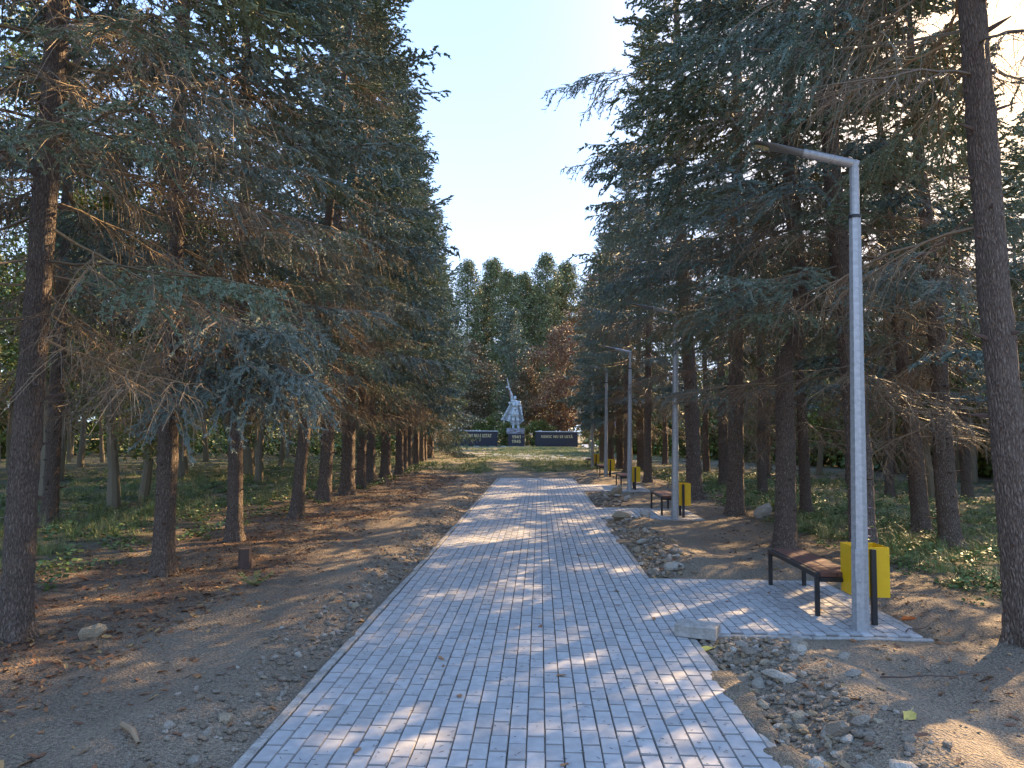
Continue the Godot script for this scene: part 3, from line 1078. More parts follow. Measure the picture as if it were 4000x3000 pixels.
func build_street_furniture() -> void:
	var zs := [-6.60, -14.95, -22.15, -28.4, -35.9]
	var pl := ["galvanised lamp post in the paved bay with the loose kerb block", "galvanised lamp post in the second paved bay along the path", "galvanised lamp post in the third paved bay, by the sandy spoil", "galvanised lamp post standing in sandy earth past the paving's end", "galvanised lamp post on the lawn's edge, last before the memorial walls"]
	var bl := ["reddish board bench in the paved bay with the loose kerb block", "reddish board bench in the second paved bay along the path", "reddish board bench in the third paved bay, by the sandy spoil", "board bench standing on sandy earth past the paving's end", "board bench on the lawn's edge, last before the memorial walls"]
	var nl := ["yellow box litter bin in the paved bay with the loose kerb block", "yellow box litter bin in the second paved bay along the path", "yellow box litter bin in the third paved bay, by the sandy spoil", "yellow box litter bin on sandy earth past the paving's end", "yellow box litter bin on the lawn's edge, last before the memorial walls"]
	var px := [2.79, 2.72, 2.68, 2.54, 2.56]
	for i in 5:
		var z: float = zs[i]
		make_lamp_post(Vector3(px[i], 0.0 if i < 3 else gy(px[i], z), z), pl[i])
		var bz := z - 1.19
		if i == 2:
			bz = z - 1.25
		var bxx: float = px[i] - (0.0 if i < 3 else 0.0)
		make_bench(Vector3(bxx, 0.0 if i < 3 else gy(bxx, bz) - 0.01, bz), bl[i])
		var nx: float = px[i] + 0.20
		make_bin(Vector3(nx, 0.0 if i < 3 else gy(nx, z - 0.35), z - 0.36), nl[i])
	# small blue sign on a white post between the spruces
	var sg := thing("blue_sign", Vector3(5.2, gy(5.2, -52.0), -52.0), "small blue sign on a white post among the spruce trunks", "sign")
	var b := MB.new()
	b.prism(Vector3(0, -0.2, 0), Vector3(0, 2.5, 0), 0.06, 0.06, 10, Color.WHITE)
	put("post", b.mesh(), M.white_paint, sg)
	b = MB.new()
	b.bev(Vector3(-0.28, 2.2, 0.06), Vector3(0.30, 2.95, 0.10), 0.01)
	put("board", b.mesh(), M.blue_sign, sg)

# ------------------------------------------------------------------ spruces
const TWIG := Color(0.15, 0.115, 0.088)
const DEADC := Color(0.28, 0.205, 0.135)
const NEEDLE := Color(0.118, 0.158, 0.125)
const NEEDLE_TIP := Color(0.25, 0.32, 0.29)

# a sprig, bough or leaf clump kept as plain arrays, with a few tints, to be joined into crowns
class Clump:
	var v: PackedVector3Array
	var n: PackedVector3Array
	var tints := []

class Join:
	var v := PackedVector3Array()
	var n := PackedVector3Array()
	var c := PackedColorArray()
	func add(k: Clump, x: Transform3D, tint: int) -> void:
		v.append_array(x * k.v)
		n.append_array(Transform3D(x.basis.orthonormalized(), Vector3.ZERO) * k.n)
		c.append_array(k.tints[tint % k.tints.size()])
	func mesh(m: Material) -> ArrayMesh:
		var a := []
		a.resize(Mesh.ARRAY_MAX)
		a[Mesh.ARRAY_VERTEX] = v
		a[Mesh.ARRAY_NORMAL] = n
		a[Mesh.ARRAY_COLOR] = c
		var r := ArrayMesh.new()
		r.add_surface_from_arrays(Mesh.PRIMITIVE_TRIANGLES, a)
		r.surface_set_material(0, m)
		return r

func clump(b: MB, tints: Array) -> Clump:
	var k := Clump.new()
	var a := b.mesh().surface_get_arrays(0)
	k.v = a[Mesh.ARRAY_VERTEX]
	k.n = a[Mesh.ARRAY_NORMAL]
	for t in tints:
		var c := b.c.duplicate()
		for i in c.size():
			var q := c[i]
			c[i] = Color(q.r * t.r, q.g * t.g, q.b * t.b)
		k.tints.append(c)
	return k

var near_live := []
var near_dead := []
var near_up := []
var far_live := []
var far_dead := []
var far_up := []
var trunk_protos := []
var spruce_models := {}

func brush(b: MB, p0: Vector3, p1: Vector3, n: int, col: Color, len: float, wid: float) -> void:
	# a needled shoot: slim crossed blades for the dense core, then single needles around it
	var ax := p1 - p0
	var L := ax.length()
	ax /= L
	var s := ax.cross(Vector3(0.3, 1, 0.2)).normalized()
	var t := ax.cross(s)
	for k in 2:
		var w := (s if k == 0 else t) * wid * 1.9
		b.tri(p0 - w, p0 + w, p1, col)
	for i in n:
		var f := (i + rng.randf()) / n
		var a := rng.randf() * TAU
		var d := (s * cos(a) + t * sin(a))
		var q := p0 + ax * (L * f)
		var w2 := ax * wid
		b.tri(q - w2, q + w2, q + (d * 0.85 + ax * 0.65) * len * rr(0.8, 1.15), col.lerp(NEEDLE_TIP, rng.randf() * 0.55))

# lod 0: as seen from a few metres, 1: from afar
func spruce_branch(sd: int, L: float, bare: float, dead: bool, rise: float, sag: float, lod: int) -> Clump:
	rng.seed = sd
	var b := MB.new()
	# a main axis and a few forks that fan out from it
	var main := bough_axis(Vector3.ZERO, Vector3(1, rise, 0), L, sag, 8 if lod == 0 else 5)
	var axes := [[main, L, 0.0, 0.020]]
	for k in 4:
		var t: float = [0.22, 0.36, 0.48, 0.62][k] + rr(-0.06, 0.06)
		var sgn := 1.0 if (k + sd) % 2 == 0 else -1.0
		var p := on_axis(main, t)
		var ang := deg_to_rad(rr(24, 46)) * sgn
		var d := Vector3(cos(ang), rise + rr(-0.30, 0.12) + sag * t, sin(ang))
		var fl: float = L * [0.50, 0.46, 0.36, 0.28][k] * rr(0.75, 1.15)
		axes.append([bough_axis(p, d, fl, sag + rr(-0.25, 0.05), 5 if lod == 0 else 3), fl, t * 0.8, 0.011])
	for a in axes:
		var pts: PackedVector3Array = a[0]
		var n := pts.size() - 1
		var len: float = a[1]
		var t0: float = a[2]
		for i in n:
			var r0: float = lerpf(a[3], 0.004, float(i) / n)
			b.prism(pts[i], pts[i + 1], r0, lerpf(a[3], 0.004, float(i + 1) / n), 4 if lod == 0 else 3, TWIG if not dead else DEADC * 0.8)
		twigs_on(b, pts, len, t0, L, bare, dead, rise > 0.0, lod)
	if dead:
		return clump(b, [Color(0.75, 0.72, 0.7), Color(0.95, 0.92, 0.85), Color(1.2, 1.15, 1.0)])
	return clump(b, [Color(0.80, 0.92, 0.88), Color(1.08, 1.04, 0.90), Color(0.98, 1.05, 1.10), Color(1.25, 1.22, 1.26), Color(1.12, 1.08, 0.82)])

func bough_axis(p: Vector3, dir: Vector3, len: float, sag: float, seg: int) -> PackedVector3Array:
	var out := PackedVector3Array([p])
	var wob := rr(0.0, 6.0)
	var side := Vector3(-dir.z, 0, dir.x).normalized()
	for i in seg:
		var t := float(i + 1) / seg
		out.push_back(p + dir * (len * t) + Vector3(0, sag * len * t * t + rr(-0.015, 0.015) * len, 0) + side * (0.06 * len * sin(t * 4.0 + wob) * t + rr(-0.015, 0.015) * len))
	return out

func on_axis(pts: PackedVector3Array, t: float) -> Vector3:
	var fi := clampf(t, 0.0, 0.999) * (pts.size() - 1)
	var i0 := int(fi)
	return pts[i0].lerp(pts[i0 + 1], fi - i0)

func twigs_on(b: MB, pts: PackedVector3Array, len: float, t0: float, L: float, bare: float, dead: bool, upright: bool, lod: int) -> void:
	var needles := 8 if lod == 0 else 4
	var nl := 0.031 if lod == 0 else 0.055
	var nw := 0.0070 if lod == 0 else 0.021
	var t := 0.12
	var flip := 1.0
	while t < 1.0:
		var base := on_axis(pts, t)
		var ax := (on_axis(pts, t + 0.08) - on_axis(pts, t - 0.02)).normalized()
		# how far out on the whole bough this is
		var out := clampf(base.x / L, 0.0, 1.0)
		var l := (L * 0.13 * (1.0 - 0.5 * t) + 0.13) * rr(0.45, 1.3)
		flip = -flip if rng.randf() < 0.8 else flip
		var ang := deg_to_rad(rr(30, 72))
		var dir := (ax * cos(ang) + Vector3(rr(-0.2, 0.2), rr(-0.55, 0.25), flip) * sin(ang)).normalized()
		var isdead := dead or out < bare * rr(0.7, 1.2)
		var droop := rr(0.15, 1.0) if not upright else rr(0.0, 0.25)
		if isdead:
			droop = rr(0.3, 1.6)
			l *= rr(0.7, 1.4)
		var col := DEADC.lerp(TWIG, rng.randf() * 0.8) if isdead else TWIG
		var prev := base
		var ns := 3 if lod == 0 else 2
		for k in ns:
			var s1 := float(k + 1) / ns
			var q := base + dir * l * s1 + Vector3(rr(-0.012, 0.012), -droop * l * s1 * s1 + rr(-0.01, 0.01), rr(-0.012, 0.012))
			b.prism(prev, q, lerpf(0.0058, 0.002, float(k) / ns) * (1.0 if lod == 0 else 1.4), lerpf(0.0058, 0.002, s1), 3, col)
			if not isdead and k > 0:
				brush(b, prev, q, needles, NEEDLE.lerp(NEEDLE_TIP, rng.randf() * 0.3), nl, nw)
			prev = q
		var s := 0.15
		var fl := 1.0
		while s < 1.0:
			fl = -fl if rng.randf() < 0.75 else fl
			var p := base + dir * l * s + Vector3(0, -droop * l * s * s, 0)
			var across := dir.cross(Vector3.UP).normalized() * fl
			var ll := rr(0.06, 0.16) * (1.15 - 0.5 * s)
			var d2 := (dir * rr(0.4, 0.9) + across * rr(0.3, 0.95) + Vector3(0, rr(-0.75, 0.25) - (0.35 if isdead else 0.0), 0)).normalized()
			if isdead:
				ll *= rr(0.7, 1.6)
				var e := p + d2 * ll
				var mid := p.lerp(e, 0.5) + Vector3(rr(-0.012, 0.012), rr(-0.01, 0.014), rr(-0.012, 0.012))
				if lod == 0:
					b.prism(p, mid, 0.0036, 0.0028, 3, col)
					b.tri(mid + Vector3(0.0024, 0, 0.0024), mid - Vector3(0.0024, 0, 0.0024), e, col)
					b.tri(mid + Vector3(0.0022, 0.001, 0), mid - Vector3(0.0022, 0.001, 0), mid + (d2 + Vector3(rr(-1, 1), rr(-1, 0.3), rr(-1, 1)) * 0.8).normalized() * ll * 0.6, col)
				else:
					b.tri(p + Vector3(0.005, 0, 0.004), p - Vector3(0.005, 0, 0.004), e, col)
					b.tri(p + Vector3(0, 0.006, 0), p - Vector3(0, 0.006, 0), e, col)
				s += rr(0.06, 0.12) / l * (1.0 if lod == 0 else 1.4)
			else:
				brush(b, p, p + d2 * ll, needles, NEEDLE.lerp(NEEDLE_TIP, rng.randf() * 0.4), nl, nw)
				s += rr(0.042, 0.080) / l * (1.0 if lod == 0 else 1.9)
		t += rr(0.045, 0.10) / len * (1.0 if lod == 0 else 1.3) * (1.35 if isdead else 1.0)
	if not dead and bare < 0.95:
		brush(b, pts[-2], pts[-1], needles * 3, NEEDLE.lerp(NEEDLE_TIP, 0.3), nl, nw)

func trunk_mesh(sd: int, H: float, r0: float, kink := 0.0) -> ArrayMesh:
	rng.seed = sd
	var nf := FastNoiseLite.new()
	nf.seed = sd
	nf.frequency = 1.6
	var v := PackedVector3Array()
	var uv := PackedVector2Array()
	var idx := PackedInt32Array()
	var segs := 26
	var hs := axis_lines([[-0.25, 0.6, 0.06], [0.6, 6.0, 0.09], [6.0, H, 0.6]])
	var bendx := rr(-0.05, 0.05)
	var bendz := rr(-0.05, 0.05)
	for j in hs.size():
		var h: float = hs[j]
		var t := clampf(h / H, 0.0, 1.0)
		var r := r0 * (0.90 * pow(1.0 - t, 0.8) + 0.02) + r0 * 0.32 * exp(-maxf(h, 0.0) / 0.22)
		var cx := bendx * sin(h * 0.7) + kink * sstep(3.6, 4.6, h) * (1.0 - 0.5 * sstep(5.0, 8.0, h))
		var cz := bendz * sin(h * 0.55 + 1.0)
		for i in segs + 1:
			var a := TAU * i / segs
			var d := Vector3(cos(a), 0, sin(a))
			var n := nf.get_noise_3d(d.x * 0.8, h * 0.6, d.z * 0.8)
			var n2 := nz_fine.get_noise_3d(d.x * r * 3.0 + 5.0, h * 1.0, d.z * r * 3.0)
			var lobes := 0.24 * exp(-maxf(h, 0.0) / 0.20) * sin(a * 5.0 + sd + 1.5 * n)
			var q := r * (1.0 + 0.13 * n + 0.13 * n2 + lobes)
			v.push_back(Vector3(cx + d.x * q, h, cz + d.z * q))
			uv.push_back(Vector2(3.0 * i / segs, h / 1.35))
	var w := segs + 1
	for j in hs.size() - 1:
		for i in segs:
			var a := j * w + i
			idx.append_array(PackedInt32Array([a, a + w, a + w + 1, a, a + w + 1, a + 1]))
	var trunk := smooth_mesh(v, idx, uv, PackedColorArray(), M.bark)
	# broken stubs of lost branches
	var b := MB.new()
	for k in 60:
		var h := rr(0.7, 7.5)
		var a := rr(0, TAU)
		var r := r0 * 0.90 * pow(1.0 - h / H, 0.8)
		var d := Vector3(cos(a), rr(-0.1, 0.25), sin(a))
		var off := Vector3(kink * sstep(3.6, 4.6, h) * (1.0 - 0.5 * sstep(5.0, 8.0, h)), h, 0)
		var p := off + Vector3(d.x, 0, d.z) * r * 0.85
		var ln := rr(0.03, 0.07) if rng.randf() < 0.75 else rr(0.10, 0.35)
		var rad := rr(0.014, 0.028)
		b.prism(p, p + d * (r * 0.15 + ln * 0.4), rad, rad * 0.75, 6, Color.WHITE)
		b.prism(p + d * (r * 0.15 + ln * 0.4), p + d * (r * 0.15 + ln), rad * 0.75, rad * 0.2, 6, Color.WHITE)
	trunk.add_surface_from_arrays(Mesh.PRIMITIVE_TRIANGLES, b.mesh().surface_get_arrays(0))
	trunk.surface_set_material(1, M.old_wood)
	return trunk

func build_spruce_protos() -> void:
	for lod in 2:
		var a: Array = [near_live, far_live][lod]
		for k in 4:
			a.append(spruce_branch(100 + k, 2.7, [0.38, 0.45, 0.30, 0.5][k], false, [-0.30, -0.18, -0.10, -0.38][k], [0.10, 0.02, -0.06, 0.20][k], lod))
		a = [near_dead, far_dead][lod]
		for k in 3:
			a.append(spruce_branch(200 + k, 2.3, 1.0, true, [-0.32, -0.12, -0.45][k], [0.06, -0.12, 0.15][k], lod))
		a = [near_up, far_up][lod]
		for k in 2:
			a.append(spruce_branch(300 + k, 1.6, [0.08, 0.2][k], false, [0.18, 0.02][k], [0.14, 0.20][k], lod))
	for k in 5:
		trunk_protos.append(trunk_mesh(400 + k, 18.0, 0.24, 0.45 if k == 4 else 0.0))
	# crowns: the open side looks to +x
	spruce_models = {
		"verge_a": spruce_crown(61, {"dead": 2.7, "live": 4.0, "R": 2.5, "near_to": 7.0, "mess": 1.2}),
		"verge_b": spruce_crown(62, {"dead": 2.9, "live": 4.3, "R": 2.5, "near_to": 7.0, "mess": 1.3}),
		"bay_a": spruce_crown(63, {"dead": 3.2, "live": 4.6, "R": 2.9, "near_to": 8.0, "mess": 0.6}),
		"bay_b": spruce_crown(64, {"dead": 3.0, "live": 4.2, "R": 2.9, "near_to": 8.0, "mess": 0.6}),
		"far_a": spruce_crown(65, {"dead": 2.6, "live": 3.3, "R": 2.6, "mess": 0.8}),
		"far_b": spruce_crown(66, {"dead": 2.8, "live": 3.6, "R": 2.6, "mess": 0.9}),
		"skirted": spruce_crown(67, {"dead": 0.3, "live": 0.0, "R": 2.9, "H": 16.0, "mess": 0.3}),
		"slim": spruce_crown(68, {"dead": 2.0, "live": 4.0, "R": 2.4, "H": 12.0, "mess": 1.0, "dens": 0.7}),
	}

func spruce_crown(sd: int, o: Dictionary) -> Array:
	rng.seed = sd
	var H: float = o.get("H", 18.5)
	var h_dead: float = o.dead
	var h_live: float = o.live
	var R: float = o.get("R", 3.0)
	var near_to: float = o.get("near_to", -1.0)
	var crown := Join.new()
	var dead := Join.new()
	var h := h_dead
	var az := 0.0
	while h < H - 0.25:
		var lod := 0 if h < near_to else 1
		var t := h / H
		var prof := R * pow(1.0 - t, 0.62) * (0.8 + 0.2 * sstep(h_dead, h_dead + 3.0, h)) + 0.12
		az += 2.4 + rr(-0.5, 0.5)
		var dir := Vector3(cos(az), 0, sin(az))
		var facing := dir.x
		var l := prof * rr(0.72, 1.18) * (1.0 + 0.12 * facing)
		var p_live := sstep(h_live - 1.2, h_live + 2.2, h + facing * 1.1)
		var rt := 0.21 * pow(1.0 - t, 0.8)
		var basis := Basis(Vector3.UP, -az)
		var pos := Vector3(dir.x * rt * 0.6, h, dir.z * rt * 0.6)
		if rng.randf() < p_live:
			var tint := rng.randi() % 5
			if h > H * 0.62 or (l < 1.5 and h > h_live + 1.0):
				var s := l / 1.6
				basis = basis * Basis(Vector3.BACK, rr(-0.05, 0.25) + sstep(0.6, 1.0, t) * 0.55) * Basis(Vector3.RIGHT, rr(-0.3, 0.3))
				crown.add([near_up, far_up][lod][rng.randi() % 2], Transform3D(basis.scaled_local(Vector3(s, maxf(s, 0.7), maxf(s, 0.7))), pos), tint)
			else:
				var s := l / 2.7
				basis = basis * Basis(Vector3.BACK, rr(-0.18, 0.10) + 0.20 * t) * Basis(Vector3.RIGHT, rr(-0.25, 0.25))
				crown.add([near_live, far_live][lod][rng.randi() % 4], Transform3D(basis.scaled_local(Vector3(s, clampf(s, 0.75, 1.1), clampf(s, 0.75, 1.1))), pos), tint)
		var nd: float = o.mess * (1.0 - 0.78 * sstep(h_live, h_live + 4.5, h))
		while nd > 0.0 and rng.randf() < nd:
			nd -= 1.0
			var s := l / 2.3 * rr(0.45, 1.0)
			var a2 := az + rr(0.8, 2.4)
			var b2 := Basis(Vector3.UP, -a2) * Basis(Vector3.BACK, rr(-0.25, 0.15)) * Basis(Vector3.RIGHT, rr(-0.5, 0.5))
			dead.add([near_dead, far_dead][lod][rng.randi() % 3], Transform3D(b2.scaled_local(Vector3(s, maxf(s, 0.7), maxf(s, 0.7))), Vector3(cos(a2) * rt * 0.6, h, sin(a2) * rt * 0.6)), rng.randi())
		h += rr(0.10, 0.22) / o.get("dens", 1.0) * (1.0 - 0.2 * t)
	print("crown ", sd, " ", crown.v.size() / 3, " dead ", dead.v.size() / 3)
	crown.v.append_array(dead.v)
	crown.n.append_array(dead.n)
	crown.c.append_array(dead.c)
	return [crown.mesh(M.needle), H]

func spruce(x: float, z: float, o: Dictionary) -> Node3D:
	var model: Array = spruce_models[o.model]
	var H: float = o.get("H", 14.5 if x < 0.0 else 13.5)
	var r0: float = o.get("r", 0.23)
	var tv: int = o.get("tv", rng.randi() % 4)
	var node := thing("spruce_tree", Vector3(x, gy(x, z) - 0.02, z), o.label, "tree", o.get("group", ""))
	var lean: Vector2 = o.get("lean", Vector2(rr(-0.012, 0.012), rr(-0.012, 0.012)))
	node.rotation = Vector3(lean.y, 0, -lean.x)
	var sc := Vector3(r0 / 0.24, H / 18.0, r0 / 0.24)
	var turn: float = 0.0 if tv == 4 else rr(0, TAU)
	var tp: ArrayMesh = trunk_protos[tv]
	var tr := put("trunk", tp, null, node)
	tr.scale = sc
	tr.rotation.y = turn
	var face := (0.0 if x < 0.0 else PI) + rr(-0.65, 0.65)
	if o.has("face"):
		face = o.face
	var hs: float = H / model[1]
	var ws: float = o.get("wide", rr(0.92, 1.08))
	var cr := put("crown", model[0], null, node)
	cr.rotation.y = face
	cr.scale = Vector3(ws, hs, ws)
	if o.has("boughs"):
		# low boughs of its own: [height, azimuth degrees, length, kind]
		var j := Join.new()
		for k in o.boughs:
			var bb := Basis(Vector3.UP, -deg_to_rad(k[1])) * Basis(Vector3.BACK, -0.05)
			j.add(near_live[k[3]], Transform3D(bb.scaled_local(Vector3(k[2] / 2.7, 1.1, 1.2)), Vector3(0, k[0], 0)), 3)
		put("low_bough", j.mesh(M.needle), null, node)
	return node

func build_trees() -> void:
	build_spruce_protos()
	rng.seed = 55
	var gl := "blue spruces in the row along the earth verge"
	var far_l := "blue spruce farther down the row along the rutted earth verge"
	var L := [
		[-4.9, -2.6, {"label": "blue spruce whose boughs hang over the verge before the squared stone", "r": 0.17, "model": "verge_b", "H": 12.0}],
		[-4.12, -5.78, {"label": "thick spruce trunk beside a squared stone lying in the litter", "r": 0.122, "model": "verge_b", "lean": Vector2(0.01, 0)}],
		[-4.41, -8.59, {"label": "spruce with a low frosty blue bough, next to the sawn stump", "r": 0.130, "model": "verge_a", "boughs": [[3.0, 25.0, 2.3, 0], [2.75, 12.0, 2.0, 2], [3.3, 40.0, 2.2, 1], [2.6, 30.0, 1.7, 2], [3.5, 5.0, 2.0, 0]]}],
		[-4.58, -11.08, {"label": "slim spruce trunk between the low-boughed spruce and the leaning one", "r": 0.125, "model": "verge_b"}],
		[-4.68, -14.08, {"label": "spruce with a trunk leaning over towards the path", "r": 0.130, "model": "verge_a", "lean": Vector2(0.085, 0)}],
		[-5.16, -17.67, {"label": "stout straight spruce trunk just past the leaning spruce", "r": 0.175, "model": "verge_b", "lean": Vector2(0.02, 0)}],
		[-8.3, -7.4, {"label": "spruce in the second line with an open view to the wood", "r": 0.14, "model": "slim"}],
		[-8.8, -13.0, {"label": "spruce in the second line behind the slim trunk", "r": 0.14, "model": "slim"}],
	]
	var q := 0
	for p in [[-5.07, -19.3], [-5.26, -21.66], [-5.58, -24.3], [-5.56, -26.6], [-5.5, -28.7], [-5.84, -31.63], [-6.2, -34.6], [-6.34, -37.5], [-6.47, -40.3], [-6.9, -43.6]]:
		q += 1
		L.append([p[0], p[1], {"label": far_l, "r": rr(0.155, 0.21), "model": ["far_a", "far_b"][q % 2], "H": rr(15.0, 16.5) if p[1] > -33.0 else rr(13.5, 15.0)}])
	L.append([-7.1, -48.0, {"label": "blue spruce with boughs sweeping to the grass before the memorial wall", "r": 0.22, "model": "skirted", "H": 16.5}])
	L.append([-8.2, -54.0, {"label": "dark spruce partly hiding the wall with words Nimeni nu-i uitat", "r": 0.22, "model": "skirted", "H": 14.5}])
	for t in L:
		t[2]["group"] = gl
		spruce(t[0], t[1], t[2])
	var g1 := "spruces in the row beside the bench bays"
	var R := [
		[3.95, -6.25, {"label": "massive dark spruce trunk beside the bay with the loose kerb block", "r": 0.145, "model": "bay_a", "lean": Vector2(-0.045, 0), "H": 19.0, "face": 2.2}],
		[4.33, -10.07, {"label": "big grey spruce trunk directly behind the first yellow bin, leaning to the path", "r": 0.185, "model": "bay_b", "lean": Vector2(-0.055, 0), "tv": 1}],
		[3.66, -11.18, {"label": "spruce with a kinked, bulging trunk behind the bench in the first bay", "r": 0.165, "model": "bay_a", "tv": 4}],
		[4.13, -15.75, {"label": "straight spruce trunk with pale stones heaped at its foot", "r": 0.190, "model": "bay_b", "H": 17.5}],
		[3.95, -19.14, {"label": "spruce trunk behind the bin in the second bay", "r": 0.215, "model": "bay_a", "lean": Vector2(-0.03, 0), "boughs": [[11.4, 172.0, 3.5, 2], [9.6, 190.0, 3.1, 1]], "H": 18.0}],
		[3.74, -25.58, {"label": "pale slim spruce trunk behind the bin in the third bay", "r": 0.15, "model": "bay_b", "H": 16.5}],
	]
	for p in [[4.6, -33.9], [3.66, -30.98], [3.85, -35.6], [3.75, -38.6], [3.6, -42.2], [4.4, -46.5]]:
		q += 1
		R.append([p[0], p[1], {"label": "spruce farther down the row past the third bay", "r": rr(0.17, 0.22), "model": ["far_b", "far_a"][q % 2], "H": rr(12.5, 14.0), "wide": 0.95}])
	for t in R:
		t[2]["group"] = g1
		spruce(t[0], t[1], t[2])
	var g2 := "spruces standing on the turf behind the bench bays"
	var inner := [
		[5.63, -15.92, 0.155], [6.69, -13.27, 0.19], [6.21, -11.42, 0.20], [5.84, -23.76, 0.21], [6.34, -21.19, 0.17], [9.74, -20.9, 0.15], [11.35, -20.13, 0.17],
		[8.6, -28.5, 0.2], [7.4, -33.0, 0.2], [13.5, -27.0, 0.2], [10.8, -35.5, 0.2], [15.5, -33.0, 0.2], [6.9, -41.0, 0.2], [9.3, -12.0, 0.17], [12.6, -16.2, 0.16], [14.8, -22.5, 0.18], [10.4, -25.2, 0.16], [17.5, -27.5, 0.18]]
	for i in inner.size():
		var p: Array = inner[i]
		var lb := "slim spruce on the turf some way behind the bench row"
		var ln := Vector2(rr(-0.02, 0.02), 0)
		if i == 1:
			lb = "spruce trunk on the sunlit turf, leaning towards the bench row"
			ln = Vector2(-0.075, 0)
		elif i == 2:
			lb = "spruce on the sunlit turf with a wide flared root foot"
			ln = Vector2(-0.05, 0)
		spruce(p[0], p[1], {"label": lb, "group": g2, "r": p[2] * 0.85, "model": "slim", "H": rr(8.5, 10.5) if p[1] > -22.0 else rr(9.5, 12.0), "lean": ln})

# ------------------------------------------------------------------ broadleaf trees
func leaf_clump(sd: int, n: int, radius: float, size: float, tints: Array) -> Clump:
	rng.seed = sd
	var b := MB.new()
	for i in 5:
		var d := Vector3(rr(-1, 1), rr(-0.4, 1), rr(-1, 1)).normalized()
		b.prism(Vector3.ZERO, d * radius * rr(0.6, 0.95), 0.010 * radius / 0.5, 0.002, 3, Color(1.0, 0.5, 0.8))
	for i in n:
		var d := Vector3(rr(-1, 1), rr(-1, 1), rr(-1, 1))
		if d.length() > 1.0:
			d = d.normalized() * rng.randf()
		var p := d * radius
		p.y *= 0.75
		var f := Vector3(rr(-1, 1), rr(-0.7, 0.4), rr(-1, 1)).normalized()
		var up := (Vector3.UP * 0.8 + Vector3(rr(-1, 1), rr(-0.5, 0.5), rr(-1, 1))).normalized()
		var s := f.cross(up).normalized()
		var sz := size * rr(0.65, 1.2)
		var fold := s.cross(f) * sz * 0.12
		var g := rr(0.72, 1.25)
		var col := Color(g * rr(0.9, 1.15), g, g)
		var t := p + f * sz
		b.tri(p, p + f * sz * 0.45 + s * sz * 0.36 + fold, t, col)
		b.tri(p, t, p + f * sz * 0.45 - s * sz * 0.36 + fold, col)
	return clump(b, tints)

